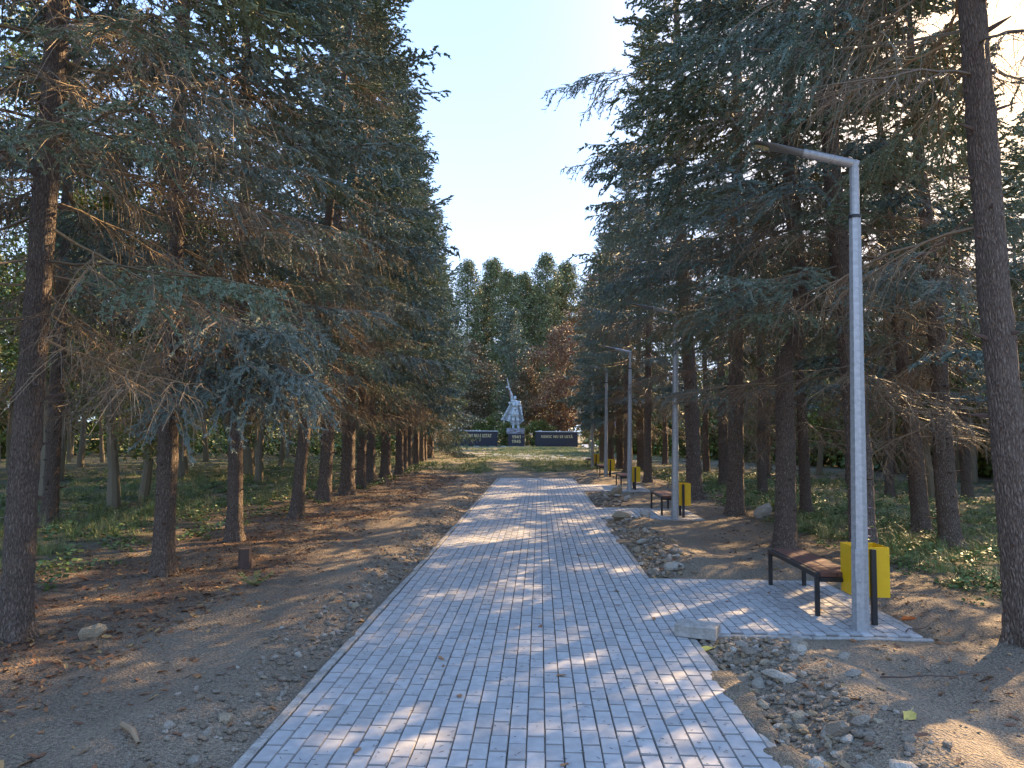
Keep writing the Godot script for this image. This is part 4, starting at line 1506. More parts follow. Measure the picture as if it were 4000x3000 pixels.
# a broadleaf tree model: [trunk mesh, crown mesh]
func leafy_model(sd: int, o: Dictionary) -> Array:
	var cl := []
	var col: Color = o.col
	var col2: Color = o.get("col2", col)
	var tints := []
	for k in 5:
		var c := col.lerp(col2, k / 4.0)
		var g: float = [0.8, 1.1, 0.95, 1.2, 1.0][k]
		tints.append(Color(c.r * g, c.g * g, c.b * g))
	for k in 2:
		cl.append(leaf_clump(sd * 10 + k, o.get("leaves", 40), o.get("clump", 0.5), o.get("leaf", 0.10), tints))
	rng.seed = sd
	var H: float = o.H
	var cb: float = o.cb
	var cr: float = o.cr
	var b := MB.new()
	var r: float = o.get("r", 0.10)
	var lean := Vector3(rr(-0.06, 0.06), 1, rr(-0.06, 0.06)) if not o.get("column", false) else Vector3.UP
	var segs := 8
	var pts := []
	for i in segs + 1:
		var t := float(i) / segs
		pts.append(lean * (H * 0.92 * t) + Vector3(sin(t * 5.0 + sd) * 0.10 * sstep(0.0, 0.2, t), 0, cos(t * 4.0 + sd) * 0.10 * sstep(0.0, 0.2, t)))
	pts[0] = Vector3(0, -0.2, 0)
	for i in segs:
		b.prism(pts[i], pts[i + 1], r * (1.0 - 0.85 * i / segs) + (r * 0.25 if i == 0 else 0.0), r * (1.0 - 0.85 * (i + 1) / segs), 9, Color.WHITE)
	for k in int(o.get("limbs", 6)):
		var t := rr(0.3, 0.85)
		var p: Vector3 = pts[int(t * segs)]
		var a := rr(0, TAU)
		var e := p + Vector3(cos(a) * cr * 0.7, rr(0.6, 2.2), sin(a) * cr * 0.7)
		var mid := p.lerp(e, 0.5) + Vector3(0, -0.15, 0)
		b.prism(p, mid, r * 0.4, r * 0.25, 5, Color.WHITE)
		b.prism(mid, e, r * 0.25, r * 0.08, 5, Color.WHITE)
	var j := Join.new()
	var lobes := []
	var nl: int = o.get("lobes", 9)
	for k in nl:
		var y := (k + rng.randf()) / nl
		var w: float = sqrt(maxf(0.08, 1.0 - pow(y * 2.0 - 0.9, 2))) if not o.get("column", false) else minf(1.0, 0.5 + 1.2 * y) * sqrt(maxf(0.04, 1.0 - pow(y, 3)))
		var a := rr(0, TAU)
		lobes.append([Vector3(cos(a) * cr * w * rr(0.2, 0.75), lerpf(cb, H, y), sin(a) * cr * w * rr(0.2, 0.75)) + Vector3(lean.x, 0, lean.z) * H * y, cr * w * (rr(0.45, 0.75) if nl < 60 else rr(0.28, 0.5))])
	for i in int(o.n):
		if o.get("column", false):
			var yy := pow(rng.randf(), 0.85)
			var aa := rr(0, TAU)
			var ww := minf(1.0, 0.55 + 1.1 * yy) * sqrt(maxf(0.02, 1.0 - pow(yy, 4)))
			var rad := cr * ww * sqrt(rng.randf()) * (0.85 + 0.5 * nz_big.get_noise_3d(cos(aa) * 7.0 + sd, yy * 55.0, sin(aa) * 7.0))
			j.add(cl[rng.randi() % 2], Transform3D(Basis.from_euler(Vector3(rr(-0.5, 0.5), rr(0, TAU), rr(-0.5, 0.5))).scaled(Vector3.ONE * rr(0.7, 1.2)), Vector3(cos(aa) * rad, lerpf(cb, H, yy), sin(aa) * rad)), rng.randi())
			continue
		var lo: Array = lobes[rng.randi() % lobes.size()]
		var d := Vector3(rr(-1, 1), rr(-1, 1), rr(-1, 1)).normalized() * pow(rng.randf(), 0.45)
		var p: Vector3 = lo[0] + d * Vector3(lo[1], lo[1] * 1.1, lo[1])
		var s := rr(0.7, 1.3)
		j.add(cl[rng.randi() % 2], Transform3D(Basis.from_euler(Vector3(rr(-0.5, 0.5), rr(0, TAU), rr(-0.5, 0.5))).scaled(Vector3.ONE * s), p), rng.randi())
	print("leafy ", sd, " ", j.v.size() / 3)
	return [b.mesh(M.bark_leafy), j.mesh(M.leaf)]

func leafy(called: String, x: float, z: float, model: Array, label: String, group := "", scale := Vector3.ONE) -> void:
	var node := thing(called, Vector3(x, gy(x, z) - 0.03, z), label, "shrub" if called == "shrub" else "tree", group)
	var turn := rr(0, TAU)
	for k in 2:
		var o := put(["trunk", "crown"][k], model[k], null, node)
		o.rotation.y = turn
		o.scale = scale

func mass(n: int, pick: Callable, cl: Array, s0: float, s1: float) -> ArrayMesh:
	var j := Join.new()
	for i in n:
		var p: Vector3 = pick.call()
		var s := rr(s0, s1)
		j.add(cl[rng.randi() % cl.size()], Transform3D(Basis.from_euler(Vector3(rr(-0.6, 0.6), rr(0, TAU), rr(-0.6, 0.6))).scaled(Vector3.ONE * s), p), rng.randi())
	print("mass ", j.v.size() / 3)
	return j.mesh(M.leaf)

func build_woods() -> void:
	var green := Color(0.095, 0.150, 0.038)
	var lime := Color(0.20, 0.25, 0.04)
	var wood := []
	for k in 4:
		wood.append(leafy_model(600 + k, {"H": [9.0, 11.0, 10.0, 8.0][k], "cb": [2.2, 3.0, 2.6, 1.6][k], "cr": [1.9, 2.1, 1.7, 1.8][k], "n": 210, "r": 0.12, "col": green, "col2": lime, "lobes": 11, "leaves": 36, "leaf": 0.11}))
	rng.seed = 77
	var spots := [[-12.75, -26.0, 0.26], [-10.48, -26.42, 0.26]]
	var tries := 0
	while spots.size() < 64 and tries < 4000:
		tries += 1
		var z := rr(-9.0, -66.0)
		var x := rr(-30.0, -8.0) if z < -12.0 else rr(-22.0, -9.0)
		var ok := absf(x) < 4.0 + absf(z) * 0.85 + 3.0
		for s in spots:
			if Vector2(s[0] - x, s[1] - z).length() < 1.9:
				ok = false
		if ok:
			spots.append([x, z, rr(0.06, 0.15)])
	for i in spots.size():
		var s: Array = spots[i]
		var lb := "slender leafy tree in the wood behind the spruce row"
		var w := rr(0.8, 1.15)
		if i < 2:
			w = 1.7
		if i == 0:
			lb = "thick black trunk in the wood with sunlit bark scar, seen between spruces"
		elif i == 1:
			lb = "thick black trunk curving into a wide foot in the wood"
		leafy("leafy_tree", s[0], s[1], wood[i % 4], lb, "leafy trees in the wood behind the spruce row", Vector3(w, rr(0.85, 1.15), w))
	var back := []
	tries = 0
	while back.size() < 20 and tries < 2000:
		tries += 1
		var z := rr(-50.0, -20.0)
		var x := rr(9.5, 20.0)
		var ok := true
		for s in back:
			if Vector2(s.x - x, s.y - z).length() < 2.4:
				ok = false
		if ok and x > 6.0 - z * 0.12:
			back.append(Vector2(x, z))
	for i in back.size():
		var w := rr(0.85, 1.15)
		leafy("leafy_tree", back[i].x, back[i].y, wood[i % 4], "slender leafy tree at the back of the turf behind the benches", "leafy trees at the back of the turf", Vector3(w, rr(0.75, 1.0), w))
	# poplars behind the monument, leaf colours lightened in place of distance haze
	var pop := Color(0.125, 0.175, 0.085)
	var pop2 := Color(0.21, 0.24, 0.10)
	var poplars := []
	for k in 2:
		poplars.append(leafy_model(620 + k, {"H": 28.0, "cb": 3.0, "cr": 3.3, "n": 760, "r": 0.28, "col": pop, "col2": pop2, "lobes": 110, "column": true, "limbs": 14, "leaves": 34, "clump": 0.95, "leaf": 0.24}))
	rng.seed = 78
	var kp := 0
	for p in [[-11.2, -112.0, 28.0], [-7.6, -117.0, 29.5], [-5.0, -110.0, 26.0], [-2.7, -116.0, 27.0], [0.9, -112.0, 29.0], [4.2, -117.0, 29.0], [-15.5, -114.0, 27.0], [7.7, -113.0, 25.0], [12.0, -116.0, 24.0], [-19.5, -112.0, 23.0], [-9.4, -121.0, 26.0], [2.4, -122.0, 27.0], [-0.9, -120.0, 25.5]]:
		kp += 1
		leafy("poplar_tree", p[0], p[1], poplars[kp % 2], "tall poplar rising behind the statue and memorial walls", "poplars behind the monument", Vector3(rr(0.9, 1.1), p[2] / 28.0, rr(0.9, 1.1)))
	var birch := leafy_model(630, {"H": 18.5, "cb": 4.0, "cr": 2.6, "n": 380, "r": 0.16, "col": Color(0.095, 0.14, 0.095), "col2": Color(0.13, 0.175, 0.12), "lobes": 20, "leaves": 34, "clump": 0.8, "leaf": 0.19})
	leafy("birch_tree", -3.6, -100.0, birch, "grey-green weeping birch directly behind the statue")
	# rusty horse chestnuts
	var ch1 := leafy_model(640, {"H": 15.5, "cb": 2.0, "cr": 4.2, "n": 560, "r": 0.3, "col": Color(0.165, 0.110, 0.062), "col2": Color(0.22, 0.135, 0.065), "lobes": 24, "leaves": 34, "clump": 0.95, "leaf": 0.24})
	var ch2 := leafy_model(641, {"H": 13.0, "cb": 2.0, "cr": 3.5, "n": 420, "r": 0.26, "col": Color(0.13, 0.125, 0.062), "col2": Color(0.18, 0.14, 0.075), "lobes": 18, "leaves": 34, "clump": 0.9, "leaf": 0.23})
	var ch3 := leafy_model(642, {"H": 18.5, "cb": 4.0, "cr": 3.2, "n": 420, "r": 0.26, "col": Color(0.17, 0.11, 0.055), "col2": Color(0.30, 0.17, 0.06), "lobes": 18, "leaves": 34, "clump": 0.9, "leaf": 0.23})
	rng.seed = 79
	leafy("chestnut_tree", 2.6, -94.0, ch1, "large rusty-brown chestnut behind the wall reading Nimic nu se uită")
	leafy("chestnut_tree", 5.6, -80.0, ch3, "orange-tinged chestnut whose crown meets the spruces beside the benches")
	leafy("chestnut_tree", -8.0, -94.5, ch2, "brown-leaved chestnut between the statue and the skirted spruce")
	leafy("chestnut_tree", -1.6, -97.0, ch2, "low brown chestnut right behind the raised gun", "", Vector3(0.9, 0.75, 0.9))
	var maple := leafy_model(650, {"H": 7.5, "cb": 0.6, "cr": 2.8, "n": 260, "r": 0.15, "col": Color(0.05, 0.095, 0.045), "col2": Color(0.07, 0.12, 0.05), "lobes": 14, "leaves": 34, "clump": 0.7, "leaf": 0.17})
	leafy("leafy_tree", 8.6, -84.0, maple, "dark green maple behind the end of the memorial wall")
	leafy("leafy_tree", 11.5, -70.0, maple, "dark green maple on the turf past the last bench")
	var shrub := leafy_model(651, {"H": 3.0, "cb": 0.2, "cr": 1.35, "n": 120, "r": 0.04, "col": Color(0.09, 0.13, 0.03), "col2": Color(0.15, 0.19, 0.035), "lobes": 9, "leaves": 30, "clump": 0.5, "leaf": 0.13})
	for p in [[-5.9, -91.5], [-4.6, -91.0], [-0.9, -91.2], [0.6, -91.8], [-2.8, -92.2], [-7.4, -92.0], [-3.9, -90.2], [6.0, -91.5]]:
		leafy("shrub", p[0], p[1], shrub, "yellow-green shrub in the gap behind the memorial walls", "shrubs behind the memorial walls", Vector3.ONE * rr(0.8, 1.2))
	# woods that read as one mass
	var tg := [green, green.lerp(lime, 0.25), green.lerp(lime, 0.5), lime, Color(0.09, 0.15, 0.055)]
	var far_cl := [leaf_clump(660, 30, 1.0, 0.34, tg), leaf_clump(661, 30, 1.0, 0.30, tg)]
	var mixed_cl := [leaf_clump(663, 30, 1.0, 0.34, [green, Color(0.14, 0.12, 0.05), Color(0.17, 0.12, 0.06)]), leaf_clump(664, 30, 1.0, 0.30, [green, lime, Color(0.12, 0.13, 0.05), Color(0.15, 0.10, 0.05)])]
	var low_cl := [leaf_clump(662, 40, 1.0, 0.24, tg)]
	rng.seed = 80
	var a := func() -> Vector3:
		var z := rr(4.0, -110.0)
		return Vector3(-rr(28.0, 42.0), rr(0.0, 1.0) * rr(2.0, 12.0), z)
	var o := put("woodland", mass(1200, a, far_cl, 1.3, 2.3), null)
	tag(o, "far green woodland beyond the leafy trees", "woodland", "", "stuff")
	var b := func() -> Vector3:
		return Vector3(rr(-42.0, 46.0), rr(0.0, 1.0) * rr(6.0, 19.0), rr(-119.0, -128.0))
	o = put("woodland", mass(1100, b, far_cl, 1.3, 2.3), null)
	tag(o, "far green woodland below the poplars", "woodland", "", "stuff")
	var c := func() -> Vector3:
		var z := rr(0.0, -100.0)
		return Vector3(rr(21.0, 29.0), pow(rng.randf(), 1.2) * 9.5, z)
	o = put("woodland", mass(1500, c, mixed_cl, 1.3, 2.1), null)
	tag(o, "far low woodland beyond the turf with the slim spruces", "woodland", "", "stuff")
	# dark understorey thicket at the back of the turf
	var d := func() -> Vector3:
		var t := rng.randf()
		return Vector3(lerpf(6.0, 23.0, t) + rr(-1.5, 1.5), rr(0.0, 4.2), lerpf(-66.0, -24.0, t) + rr(-2.5, 2.5))
	o = put("undergrowth", mass(900, d, low_cl, 0.9, 1.7), null)
	tag(o, "leafy thicket at the back of the turf behind the bench row", "undergrowth", "", "stuff")
	var e := func() -> Vector3:
		return Vector3(rr(-27.0, -9.0), rr(0.1, 1.6), rr(-68.0, -44.0))
	o = put("undergrowth", mass(420, e, low_cl, 0.7, 1.3), null)
	tag(o, "low leafy thicket deep in the wood behind the spruce row", "undergrowth", "", "stuff")

# ------------------------------------------------------------------ floor cover
func grass_tuft(sd: int, n: int, h: float, spread: float) -> ArrayMesh:
	rng.seed = sd
	var b := MB.new()
	for i in n:
		var a := rr(0, TAU)
		var p := Vector3(cos(a), 0, sin(a)) * rr(0, spread)
		var d := Vector3(rr(-1, 1), 0, rr(-1, 1)) * 0.55
		var hh := h * rr(0.5, 1.15)
		var w := Vector3(-d.z, 0, d.x).normalized() * rr(0.002, 0.0035)
		var m := p + Vector3(0, hh * 0.6, 0) + d * hh * 0.35
		var t := p + Vector3(0, hh * 0.85, 0) + d * hh
		var g := rr(0.75, 1.25)
		var c := Color(g, g, g)
		b.quad(p - w, p + w, m + w * 0.8, m - w * 0.8, c)
		b.tri(m - w * 0.8, m + w * 0.8, t, c)
	return b.mesh()

func ground_leaf(sd: int, size: float) -> ArrayMesh:
	# a dry curled leaf with a lobed outline
	rng.seed = sd
	var b := MB.new()
	var n := 9
	var rim := []
	for i in n:
		var a := TAU * i / n
		var r := size * (0.5 + 0.16 * cos(a * 2.0) + rr(-0.12, 0.12))
		rim.append(Vector3(cos(a) * r, 0.05 * size + size * rr(0.0, 0.16) * absf(sin(a)), sin(a) * r * 0.7))
	for i in n:
		b.tri(Vector3(0, 0.02 * size, 0), rim[i], rim[(i + 1) % n])
	b.prism(Vector3(size * 0.5, 0.06 * size, 0), Vector3(size * 0.9, 0.15 * size, size * 0.1), 0.0015, 0.001, 3, Color(0.8, 0.8, 0.8))
	return b.mesh()

func rock_mesh(sd: int, rough: float, rings := 7, segs := 10) -> ArrayMesh:
	var nf := FastNoiseLite.new()
	nf.seed = sd
	nf.frequency = 0.9
	rng.seed = sd
	var planes := []
	for k in 13:
		planes.append([Vector3(rr(-1, 1), rr(-1, 1), rr(-1, 1)).normalized(), rr(0.48, 0.85)])
	var v := PackedVector3Array()
	var c := PackedColorArray()
	var idx := PackedInt32Array()
	for j in rings + 1:
		for i in segs:
			var th := PI * j / rings
			var ph := TAU * i / segs
			var d := Vector3(sin(th) * cos(ph), cos(th), sin(th) * sin(ph))
			var r := 1.0 + rough * nf.get_noise_3dv(d * 1.6)
			for p in planes:
				var q: float = d.dot(p[0])
				if q > 0.05:
					r = minf(r, p[1] / q)
			v.push_back(d * r * 0.5)
			c.push_back(Color.WHITE)
	for j in rings:
		for i in segs:
			var a := j * segs + i
			var b2 := j * segs + (i + 1) % segs
			idx.append_array(PackedInt32Array([a, b2, b2 + segs, a, b2 + segs, a + segs]))
	# facets stay crisp: split vertices
	var b := MB.new()
	for i in range(0, idx.size(), 3):
		b.tri(v[idx[i]], v[idx[i + 1]], v[idx[i + 2]])
	return b.mesh()

var rocks := []

func spill_mesh(rx: float, rz: float, h: float) -> ArrayMesh:
	# low irregular fan of loose soil
	var v := PackedVector3Array()
	var c := PackedColorArray()
	var idx := PackedInt32Array()
	var rings := 7
	var segs := 26
	var ph := rr(0, 50)
	for j in rings + 1:
		for i in segs:
			var a := TAU * i / segs
			var t := float(j) / rings
			var r := 1.0 + 0.45 * nz_mid.get_noise_2d(cos(a) * 1.4 + ph, sin(a) * 1.4) + 0.2 * nz_fine.get_noise_2d(cos(a) + ph, sin(a))
			var p := Vector3(cos(a) * rx * r * t, 0, sin(a) * rz * r * t)
			p.y = h * (1.0 - t * t) + 0.25 * h * nz_fine.get_noise_2d(p.x * 2.0 + ph, p.z * 2.0) * (1.0 - t)
			if j == rings:
				p.y = -0.006
			v.push_back(p)
			var g := 0.9 + 0.3 * nz_fine.get_noise_2d(p.x + 9.0, p.z + ph)
			c.push_back(Color(0.40 * g, 0.32 * g, 0.225 * g))
	for j in rings:
		for i in segs:
			var a := j * segs + i
			var b := j * segs + (i + 1) % segs
			idx.append_array(PackedInt32Array([a, b, b + segs, a, b + segs, a + segs]))
	return smooth_mesh(v, idx, PackedVector2Array(), c, M.soil)

func scatter_rocks(n: int, pick: Callable, s0: float, s1: float, sink: float, tones: Array, skew := 2.0) -> Array:
	var xf := [[], [], [], []]
	var cols := [[], [], [], []]
	for i in n:
		var p: Vector2 = pick.call()
		if paved_dist(p.x, p.y) < 0.0:
			continue
		var s := lerpf(s0, s1, pow(rng.randf(), skew))
		var k := rng.randi() % 4
		var bs := Basis.from_euler(Vector3(rr(0, TAU), rr(0, TAU), rr(0, TAU))).scaled(Vector3(s * rr(0.8, 1.3), s * rr(0.5, 0.9), s * rr(0.8, 1.3)))
		xf[k].append(Transform3D(bs, Vector3(p.x, gy(p.x, p.y) + s * sink, p.y)))
		var c: Color = tones[rng.randi() % tones.size()]
		var g := rr(0.8, 1.2)
		cols[k].append(Color(c.r * g, c.g * g, c.b * g))
	return [xf, cols]

func lay(called: String, label: String, sets: Array, protos: Array, m: Material, category: String) -> void:
	for k in protos.size():
		if sets[0][k].size():
			var o := copies(called, protos[k], m, sets[0][k], sets[1][k])
			tag(o, label, category, label, "stuff")

func build_floor_cover() -> void:
	for k in 4:
		rocks.append(rock_mesh(700 + k, 0.55))
	rng.seed = 99
	var grey := Color(0.33, 0.285, 0.235)
	var tan := Color(0.38, 0.29, 0.185)
	var pale := Color(0.50, 0.44, 0.37)
	var dirt := Color(0.33, 0.265, 0.195)
	# rubble strips at the path edges
	var strip_r := func() -> Vector2:
		return Vector2(1.34 + absf(rng.randfn(0.0, 0.27)), rr(-6.3, -2.2))
	lay("rubble", "broken stone rubble along the path edge before the first bay", scatter_rocks(2600, strip_r, 0.008, 0.070, 0.15, [grey, dirt, dirt, tan, pale, grey], 2.8), rocks, M.stone, "rubble")
	var strip_r2 := func() -> Vector2:
		var z := rr(-14.7, -8.9)
		return Vector2(1.34 + absf(rng.randfn(0.0, 0.28)), z)
	lay("rubble", "broken stone rubble between the first and second bays", scatter_rocks(1100, strip_r2, 0.015, 0.09, 0.2, [grey, tan, tan, pale, dirt]), rocks, M.stone, "rubble")
	var strip_r3 := func() -> Vector2:
		return Vector2(1.36 + absf(rng.randfn(0.0, 0.3)), -18.6 + rng.randfn(0.0, 0.9))
	lay("rubble", "heaped rubble between the second and third bays", scatter_rocks(420, strip_r3, 0.02, 0.14, 0.2, [grey, tan, pale, dirt]), rocks, M.stone, "rubble")
	var strip_l := func() -> Vector2:
		return Vector2(-1.60 - absf(rng.randfn(0.0, 0.24)), -2.2 - 25.0 * pow(rng.randf(), 1.4))
	lay("rubble", "stones and clods along the verge kerb", scatter_rocks(2600, strip_l, 0.008, 0.070, 0.15, [grey, dirt, dirt, dirt, pale]), rocks, M.stone, "rubble")
	var clods := func() -> Vector2:
		var z := -2.2 - 24.0 * pow(rng.randf(), 1.7)
		return Vector2(rr(-4.6, -1.6) if rng.randf() < 0.5 else rr(1.35, 4.2), z)
	lay("gravel", "small clods and grit on the bare earth", scatter_rocks(9000, clods, 0.005, 0.024, 0.1, [dirt, dirt, Color(0.36, 0.29, 0.22), Color(0.22, 0.17, 0.125), grey]), rocks, M.stone, "gravel")
	for i in 24:
		var right := i % 5 != 0
		var z := -2.6 - 12.0 * rng.randf()
		var bx := PATH_R + 0.07 if right else PATH_L - 0.08
		var bad := false
		for bb in BAYS:
			if right and z > bb[0] - 0.3 and z < bb[1] + 0.3:
				bad = true
		if bad:
			continue
		var rx := rr(0.05, 0.14) if right else rr(0.03, 0.07)
		var rz := rr(0.12, 0.38)
		var sm := spill_mesh(rx, rz, rr(0.008, 0.016))
		var o := put("spilt_soil", sm, M.soil)
		o.position = Vector3(bx, -0.004, z)
		tag(o, "fan of sandy soil spilt over the paving edge", "soil", "soil spilt over the paving edge", "stuff")
	# dry leaves and needles
	var lv := [ground_leaf(801, 0.050), ground_leaf(802, 0.042), ground_leaf(803, 0.060)]
	var tones := [Color(0.30, 0.13, 0.05), Color(0.22, 0.10, 0.045), Color(0.36, 0.22, 0.09), Color(0.16, 0.075, 0.04), Color(0.20, 0.12, 0.06), Color(0.12, 0.06, 0.035), Color(0.26, 0.12, 0.05)]
	rng.seed = 101
	var xf := [[], [], []]
	var cols := [[], [], []]
	for i in 16000:
		var p: Vector2
		var q := rng.randf()
		if q < 0.70:
			p = Vector2(-3.0 - absf(rng.randfn(0.0, 2.6)), -2.5 - 30.0 * pow(rng.randf(), 1.5))
		elif q < 0.76:
			p = Vector2(rr(-3.4, -1.58), -2.4 - 26.0 * rng.randf())
		elif q < 0.92:
			p = Vector2(2.6 + absf(rng.randfn(0.0, 2.6)), -2.5 - 30.0 * pow(rng.randf(), 1.3))
		else:
			p = Vector2(1.36 + absf(rng.randfn(0.0, 0.35)), -2.4 - 30.0 * rng.randf())
		if paved_dist(p.x, p.y) < 0.03:
			continue
		var k := rng.randi() % 3
		var s := rr(0.45, 1.25)
		xf[k].append(Transform3D(Basis.from_euler(Vector3(rr(-0.5, 0.5), rr(0, TAU), rr(-0.5, 0.5))).scaled(Vector3.ONE * s), Vector3(p.x, gy(p.x, p.y) + 0.006, p.y)))
		var c: Color = tones[rng.randi() % tones.size()]
		cols[k].append(c)
	lay("leaf_litter", "dry brown leaf litter under the trees", [xf, cols], lv, M.dry_leaf, "leaf litter")
	# grass
	var tufts := [grass_tuft(901, 26, 0.16, 0.09), grass_tuft(902, 30, 0.10, 0.12), grass_tuft(903, 20, 0.26, 0.07)]
	rng.seed = 103
	xf = [[], [], []]
	cols = [[], [], []]
	for i in 34000:
		var p: Vector2
		var q := rng.randf()
		var k := 1
		var s := rr(0.7, 1.3)
		if q < 0.36:
			p = Vector2(-4.4 - absf(rng.randfn(0.0, 6.0)), -4.5 - 40.0 * pow(rng.randf(), 1.3))
			k = [0, 1, 1, 2][rng.randi() % 4]
		elif q < 0.66:
			p = Vector2(4.0 + absf(rng.randfn(0.0, 4.0)), -4.5 - 30.0 * pow(rng.randf(), 1.2))
			k = [0, 1, 1, 2][rng.randi() % 4]
		else:
			p = Vector2(rr(-9.0, 9.0), rr(-30.0, -90.0))
			s *= 1.5
		var gc := ground_color(p.x, p.y)
		# grows where the ground is turf
		if gc.g < gc.r * (0.86 + rng.randf() * 0.25):
			continue
		if p.y < -44.0 and p.y > -58.5 and absf(p.x + 1.5) < 5.0 and rng.randf() < 0.5:
			continue
		xf[k].append(Transform3D(Basis.from_euler(Vector3(0, rr(0, TAU), 0)).scaled(Vector3(s, s * rr(0.7, 1.2), s)), Vector3(p.x, gy(p.x, p.y) - 0.01, p.y)))
		var g := rr(0.8, 1.25)
		var dry := pow(rng.randf(), 3.0)
		var c := Color(0.135, 0.195, 0.055).lerp(Color(0.38, 0.33, 0.15), dry)
		cols[k].append(Color(c.r * g, c.g * g, c.b * g))
	lay("grass", "grass of the lawn and the turf under the trees", [xf, cols], tufts, M.grass, "grass")
	# low broad-leaved weeds
	var wj := Join.new()
	wj.add(leaf_clump(950, 26, 0.16, 0.07, [Color.WHITE]), Transform3D.IDENTITY, 0)
	var weed := wj.mesh(M.leaf)
	rng.seed = 104
	xf = [[]]
	cols = [[]]
	for i in 2600:
		var p := Vector2(-5.0 - absf(rng.randfn(0.0, 6.0)), -6.0 - 34.0 * rng.randf())
		if rng.randf() < 0.45:
			p = Vector2(4.3 + absf(rng.randfn(0.0, 4.0)), -5.5 - 26.0 * rng.randf())
		var s := rr(0.5, 1.3)
		xf[0].append(Transform3D(Basis.from_euler(Vector3(0, rr(0, TAU), 0)).scaled(Vector3(s, s * 0.6, s)), Vector3(p.x, gy(p.x, p.y) + 0.05 * s, p.y)))
		var g := rr(0.7, 1.2)
		cols[0].append(Color(0.115 * g, 0.175 * g, 0.04 * g))
	lay("weeds", "low broad-leaved weeds in the turf under the trees", [xf, cols], [weed], M.leaf, "weeds")

# ------------------------------------------------------------------ single small things
func build_small_things() -> void:
	rng.seed = 140
	var grey := lin(0.38, 0.35, 0.31)
	var shades := []
	for c in [lin(0.42, 0.37, 0.31), lin(0.47, 0.39, 0.28), lin(0.33, 0.275, 0.215), lin(0.58, 0.53, 0.46)]:
		var m: StandardMaterial3D = M.stone.duplicate()
		m.albedo_color = c
		m.vertex_color_use_as_albedo = false
		shades.append(m)
	# stones one can pick out in the rubble
	var kinds := [
		["fist-sized stone in the rubble along the edge before the first bay", "stones in the rubble before the first bay", 80, 1.40, 0.28, -6.2, -2.5, 0.045, 0.14],
		["broken stone in the heap between the first and second bays", "stones in the heap between the first and second bays", 40, 1.42, 0.24, -14.5, -9.0, 0.06, 0.20],
		["stone in the spoil heap between the second and third bays", "stones in the spoil heap between the second and third bays", 12, 1.5, 0.25, -19.6, -17.8, 0.10, 0.26],
		["stone among the clods along the verge kerb", "stones along the verge kerb", 34, -1.66, -0.22, -12.0, -2.7, 0.04, 0.10],
	]
	for q in kinds:
		for i in q[2]:
			var x: float = q[3] + signf(q[4]) * absf(rng.randfn(0.0, absf(q[4])))
			var z := rr(q[5], q[6])
			var s := lerpf(q[7], q[8], pow(rng.randf(), 1.6))
			var o := put("stone", rocks[rng.randi() % 4], shades[rng.randi() % 4])
			o.scale = Vector3(s * rr(0.9, 1.4), s * rr(0.6, 0.9), s * rr(0.9, 1.2))
			o.rotation = Vector3(rr(-0.3, 0.3), rr(0, TAU), rr(-0.3, 0.3))
			o.position = Vector3(x, gy(x, z) + s * 0.12, z)
			tag(o, q[0], "stone", q[1])
	var one := func(label: String, x: float, z: float, sc: Vector3, rot: float, m: Material, k: int) -> void:
		var o := put("stone", rocks[k], m)
		o.scale = sc
		o.rotation = Vector3(0.1, rot, 0.08)
		o.position = Vector3(x, gy(x, z) + sc.y * 0.22, z)
		tag(o, label, "stone")
	one.call("squared buff stone in the litter beside the thick spruce trunk", -3.55, -5.85, Vector3(0.24, 0.17, 0.17), 0.4, shades[1], 0)
	one.call("long pale bone-shaped stone lying on the rubble", 1.62, -5.05, Vector3(0.30, 0.10, 0.11), -0.9, shades[3], 1)
	one.call("big brown boulder-like lump in the rubble beside the path", 1.62, -4.15, Vector3(0.17, 0.16, 0.16), 0.3, shades[2], 2)
	one.call("flat-topped pale stone in the rubble where the path edge shows", 1.72, -3.62, Vector3(0.20, 0.12, 0.16), 0.8, shades[3], 3)
	one.call("large pale boulder leaning at the straight spruce's foot", 4.55, -15.2, Vector3(0.55, 0.42, 0.36), 0.7, shades[3], 0)
	one.call("split limestone chunk next to the leaning boulder at the spruce's foot", 4.95, -15.0, Vector3(0.36, 0.50, 0.4), 1.6, shades[3], 2)
	one.call("yellowish rock on top of the heap before the second bay", 1.62, -14.3, Vector3(0.42, 0.26, 0.3), 0.2, shades[1], 1)
	one.call("white limestone lump beside the yellowish rock by the second bay", 2.05, -14.35, Vector3(0.34, 0.28, 0.28), 1.2, shades[3], 3)
	one.call("tilted buff block crowning the heap past the second bay", 1.95, -18.6, Vector3(0.42, 0.34, 0.3), 0.9, shades[1], 0)
	one.call("small round stone lying alone on the paving beside the kerb", 1.13, -4.22, Vector3(0.085, 0.06, 0.07), 0.3, shades[2], 1)
	# loose kerb block at the corner of the bay
	var b := MB.new()
	b.bev(Vector3(-0.17, 0, -0.11), Vector3(0.17, 0.10, 0.11), 0.006)
	var kb := put("kerb_block", b.mesh(), M.kerb)
	kb.position = Vector3(1.33, 0.002, -6.32)
	kb.rotation.y = -0.42
	tag(kb, "loose grey concrete kerb block lying at the bay's corner", "block")
	# sawn stump by the low-boughed spruce
	b = MB.new()
	b.prism(Vector3(0, -0.1, 0), Vector3(0, 0.24, 0), 0.085, 0.075, 9, Color.WHITE)
	b.prism(Vector3(0, 0.24, 0), Vector3(0, 0.241, 0), 0.075, 0.0, 9, Color.WHITE)
	var sx := -3.62
	var sz := -9.05
	var sp := put("stump", b.mesh(), M.old_wood)
	sp.position = Vector3(sx, gy(sx, sz), sz)
	tag(sp, "short dark sawn stump on the litter beside the verge", "stump")
	# orange peg and pale stick near the foreground rubble
	b = MB.new()
	b.bev(Vector3(-0.022, -0.1, -0.016), Vector3(0.022, 0.13, 0.016), 0.003)
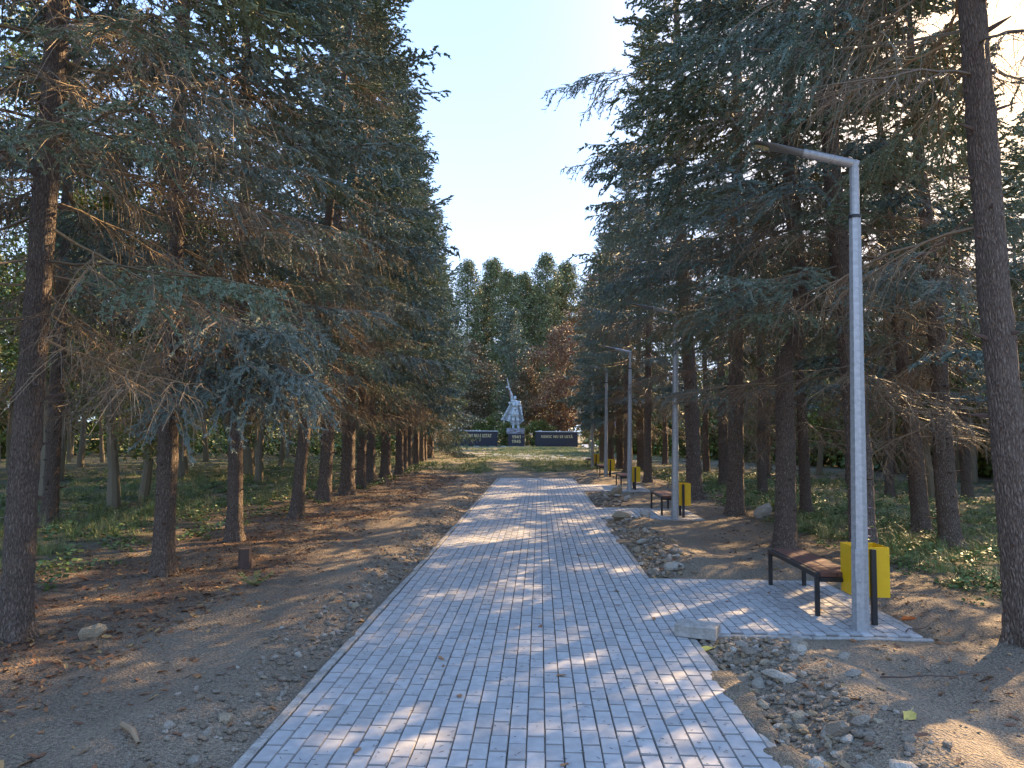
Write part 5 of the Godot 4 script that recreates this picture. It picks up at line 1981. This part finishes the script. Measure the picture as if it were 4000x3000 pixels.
	var pg := put("wooden_peg", b.mesh(), M.orange_wood)
	pg.position = Vector3(1.60, gy(1.60, -3.30), -3.30)
	pg.rotation = Vector3(0.1, 0.4, -0.06)
	tag(pg, "orange-painted wooden peg driven into the rubble", "peg")
	b = MB.new()
	b.prism(Vector3(-0.14, 0, 0), Vector3(0.02, 0.015, 0.0), 0.014, 0.016, 7, Color.WHITE)
	b.prism(Vector3(0.02, 0.015, 0), Vector3(0.18, 0.0, 0.02), 0.016, 0.009, 7, Color.WHITE)
	var sk := put("stick", b.mesh(), M.pale_wood)
	sk.position = Vector3(-2.15, gy(-2.15, -3.92) + 0.016, -3.92)
	sk.rotation.y = -0.75
	tag(sk, "short pale broken stick on the verge gravel", "stick")
	var branch_spots := [[2.3, -5.15, 0.75, 0.12], [2.75, -4.05, 0.95, 0.25], [-2.2, -7.2, 0.5, 1.2], [3.15, -6.55, 0.3, 0.2]]
	for q in branch_spots:
		b = MB.new()
		var prev := Vector3.ZERO
		for i in 5:
			var nx := prev + Vector3(q[2] / 5.0, rr(-0.004, 0.012), rr(-0.05, 0.05))
			b.prism(prev, nx, 0.006 - i * 0.0008, 0.0052 - i * 0.0008, 6, Color.WHITE)
			prev = nx
		var o := put("twig", b.mesh(), M.old_wood)
		o.position = Vector3(q[0], maxf(gy(q[0], q[1]), 0.0 if paved_dist(q[0], q[1]) < 0.0 else -1.0) + 0.008, q[1])
		o.rotation.y = q[3]
		tag(o, "thin bare twig lying on the earth", "twig", "bare twigs lying on the earth")
	# fallen leaves on the paving
	var lm := []
	for c in [lin(0.24, 0.10, 0.05), lin(0.32, 0.16, 0.07), lin(0.15, 0.07, 0.04)]:
		var m: StandardMaterial3D = M.dry_leaf.duplicate()
		m.albedo_color = c
		m.vertex_color_use_as_albedo = false
		lm.append(m)
	var leaf_a := ground_leaf(811, 0.085)
	var leaf_b := ground_leaf(812, 0.07)
	for p in [[-0.72, -5.55], [-0.68, -5.38], [-0.50, -4.78], [0.16, -5.22], [0.14, -3.85], [0.78, -7.35], [0.83, -8.0], [1.05, -6.85], [0.55, -10.3], [0.1, -7.8], [-0.95, -3.95], [0.02, -6.5], [-0.42, -11.3], [0.75, -12.8], [0.2, -14.4], [-0.6, -16.2], [0.9, -18.0], [0.1, -20.5], [-0.8, -3.62], [0.62, -3.5], [2.45, -8.05], [1.9, -7.6], [0.95, -24.9], [0.45, -9.1], [0.98, -9.6]]:
		var o := put("fallen_leaf", leaf_a if rng.randf() < 0.5 else leaf_b, lm[rng.randi() % 3])
		o.position = Vector3(p[0], 0.003, p[1])
		o.rotation = Vector3(rr(-0.2, 0.2), rr(0, TAU), rr(-0.2, 0.2))
		o.scale = Vector3.ONE * rr(0.5, 0.95)
		tag(o, "curled brown leaf lying on the grey paving", "leaf", "brown leaves fallen on the paving")
	var singles := [["yellow_leaf", "yellow leaf lying at the kerb block's foot", 1.34, -5.98, lin(0.55, 0.42, 0.08), 0.12], ["yellow_leaf", "broad yellow leaf lying on the shaded earth", 2.05, -4.25, lin(0.52, 0.40, 0.10), 0.11], ["pale_leaf", "pale upturned leaf on the earth in front of the bay", 2.42, -3.62, lin(0.62, 0.55, 0.42), 0.12], ["orange_leaf", "orange leaf standing upright behind the bin in the first bay", 3.42, -7.05, lin(0.60, 0.16, 0.04), 0.13], ["crumpled_leaf", "crumpled ochre leaf under the bench in the first bay", 2.68, -7.25, lin(0.33, 0.17, 0.06), 0.10]]
	for q in singles:
		var m: StandardMaterial3D = M.dry_leaf.duplicate()
		m.albedo_color = q[4]
		m.vertex_color_use_as_albedo = false
		var o := put(q[0], ground_leaf(820 + int(q[5] * 100), q[5]), m)
		var y := maxf(gy(q[2], q[3]), 0.0 if paved_dist(q[2], q[3]) < 0.0 else -1.0)
		o.position = Vector3(q[2], y + 0.008, q[3])
		o.rotation = Vector3(0.0 if q[0] != "orange_leaf" else 1.1, rr(0, TAU), 0.1)
		tag(o, q[1], "leaf")
	# fallen spruce needles and bits on the paving
	var nb := MB.new()
	for i in 2200:
		var p := Vector3(rr(-1.4, 1.2), 0.0035, -2.6 - 12.0 * pow(rng.randf(), 1.3))
		if rng.randf() < 0.25:
			p = Vector3(rr(1.2, 3.2), 0.0035, rr(-8.6, -6.5))
		var a := rr(0, TAU)
		var d := Vector3(cos(a), 0, sin(a)) * rr(0.006, 0.014)
		nb.prism(p - d, p + d, 0.0017, 0.0010, 3, Color(0.75, 0.7, 0.65))
	var nd := put("needle_litter", nb.mesh(), M.old_wood)
	tag(nd, "scattered dry spruce needles on the paving", "needles", "", "stuff")
	# flowering weed behind the bin
	var w := thing("flowering_weed", Vector3(3.22, gy(3.45, -7.9), -7.9), "tall weed with bright leaves and mauve flowers behind the first yellow bin", "plant")
	w.position.x = 3.45
	b = MB.new()
	var st := Vector3.ZERO
	for i in 8:
		var nx := st + Vector3(rr(-0.012, 0.008), 0.115, rr(-0.01, 0.01))
		b.prism(st, nx, 0.006 - i * 0.0005, 0.0055 - i * 0.0005, 5, Color(0.10, 0.13, 0.04))
		st = nx
	var stem := b.mesh()
	put("stem", stem, M.leaf, w)
	for i in 10:
		var lb := MB.new()
		var a := i * 2.4
		var y := 0.25 + i * 0.062
		var f := Vector3(cos(a), 0.25, sin(a)).normalized()
		var s := f.cross(Vector3.UP).normalized()
		var z := rr(0.06, 0.085)
		var p := Vector3(-0.01, y, 0)
		var c := Color(0.16, 0.26, 0.03)
		lb.tri(p, p + f * z * 0.5 + s * z * 0.38, p + f * z + Vector3(0, -0.02, 0), c)
		lb.tri(p, p + f * z + Vector3(0, -0.02, 0), p + f * z * 0.5 - s * z * 0.38, c)
		put("leaf", lb.mesh(), M.leaf, w)
	for i in 5:
		var fb := MB.new()
		var a := i * 1.9
		var p := st + Vector3(cos(a) * 0.05, -0.12 * i * 0.6 + 0.02, sin(a) * 0.05)
		for k in 6:
			var t0 := TAU * k / 6
			var d := Vector3(cos(t0), 0.3, sin(t0)) * 0.026
			fb.tri(p, p + d + Vector3(-d.z, 0, d.x) * 0.35, p + d + Vector3(d.z, 0, -d.x) * 0.35, Color(0.42, 0.33, 0.55))
		put("flower", fb.mesh(), M.leaf, w)
	# small fern-like seedling on the verge
	var fn := thing("seedling", Vector3(-3.05, gy(-3.05, -7.9), -7.9), "small pale green feathery seedling on the verge", "plant")
	for i in 7:
		var fb := MB.new()
		var a := i * 0.9
		var f := Vector3(cos(a), 0.55, sin(a)).normalized()
		var s := f.cross(Vector3.UP).normalized()
		for k in 6:
			var p := f * (0.05 + 0.035 * k)
			for sd in [-1.0, 1.0]:
				fb.tri(p, p + s * sd * 0.035 + f * 0.012, p + s * sd * 0.02 + f * 0.03, Color(0.14, 0.20, 0.05))
		fb.prism(Vector3.ZERO, f * 0.26, 0.002, 0.001, 3, Color(0.14, 0.18, 0.05))
		put("frond", fb.mesh(), M.leaf, fn)
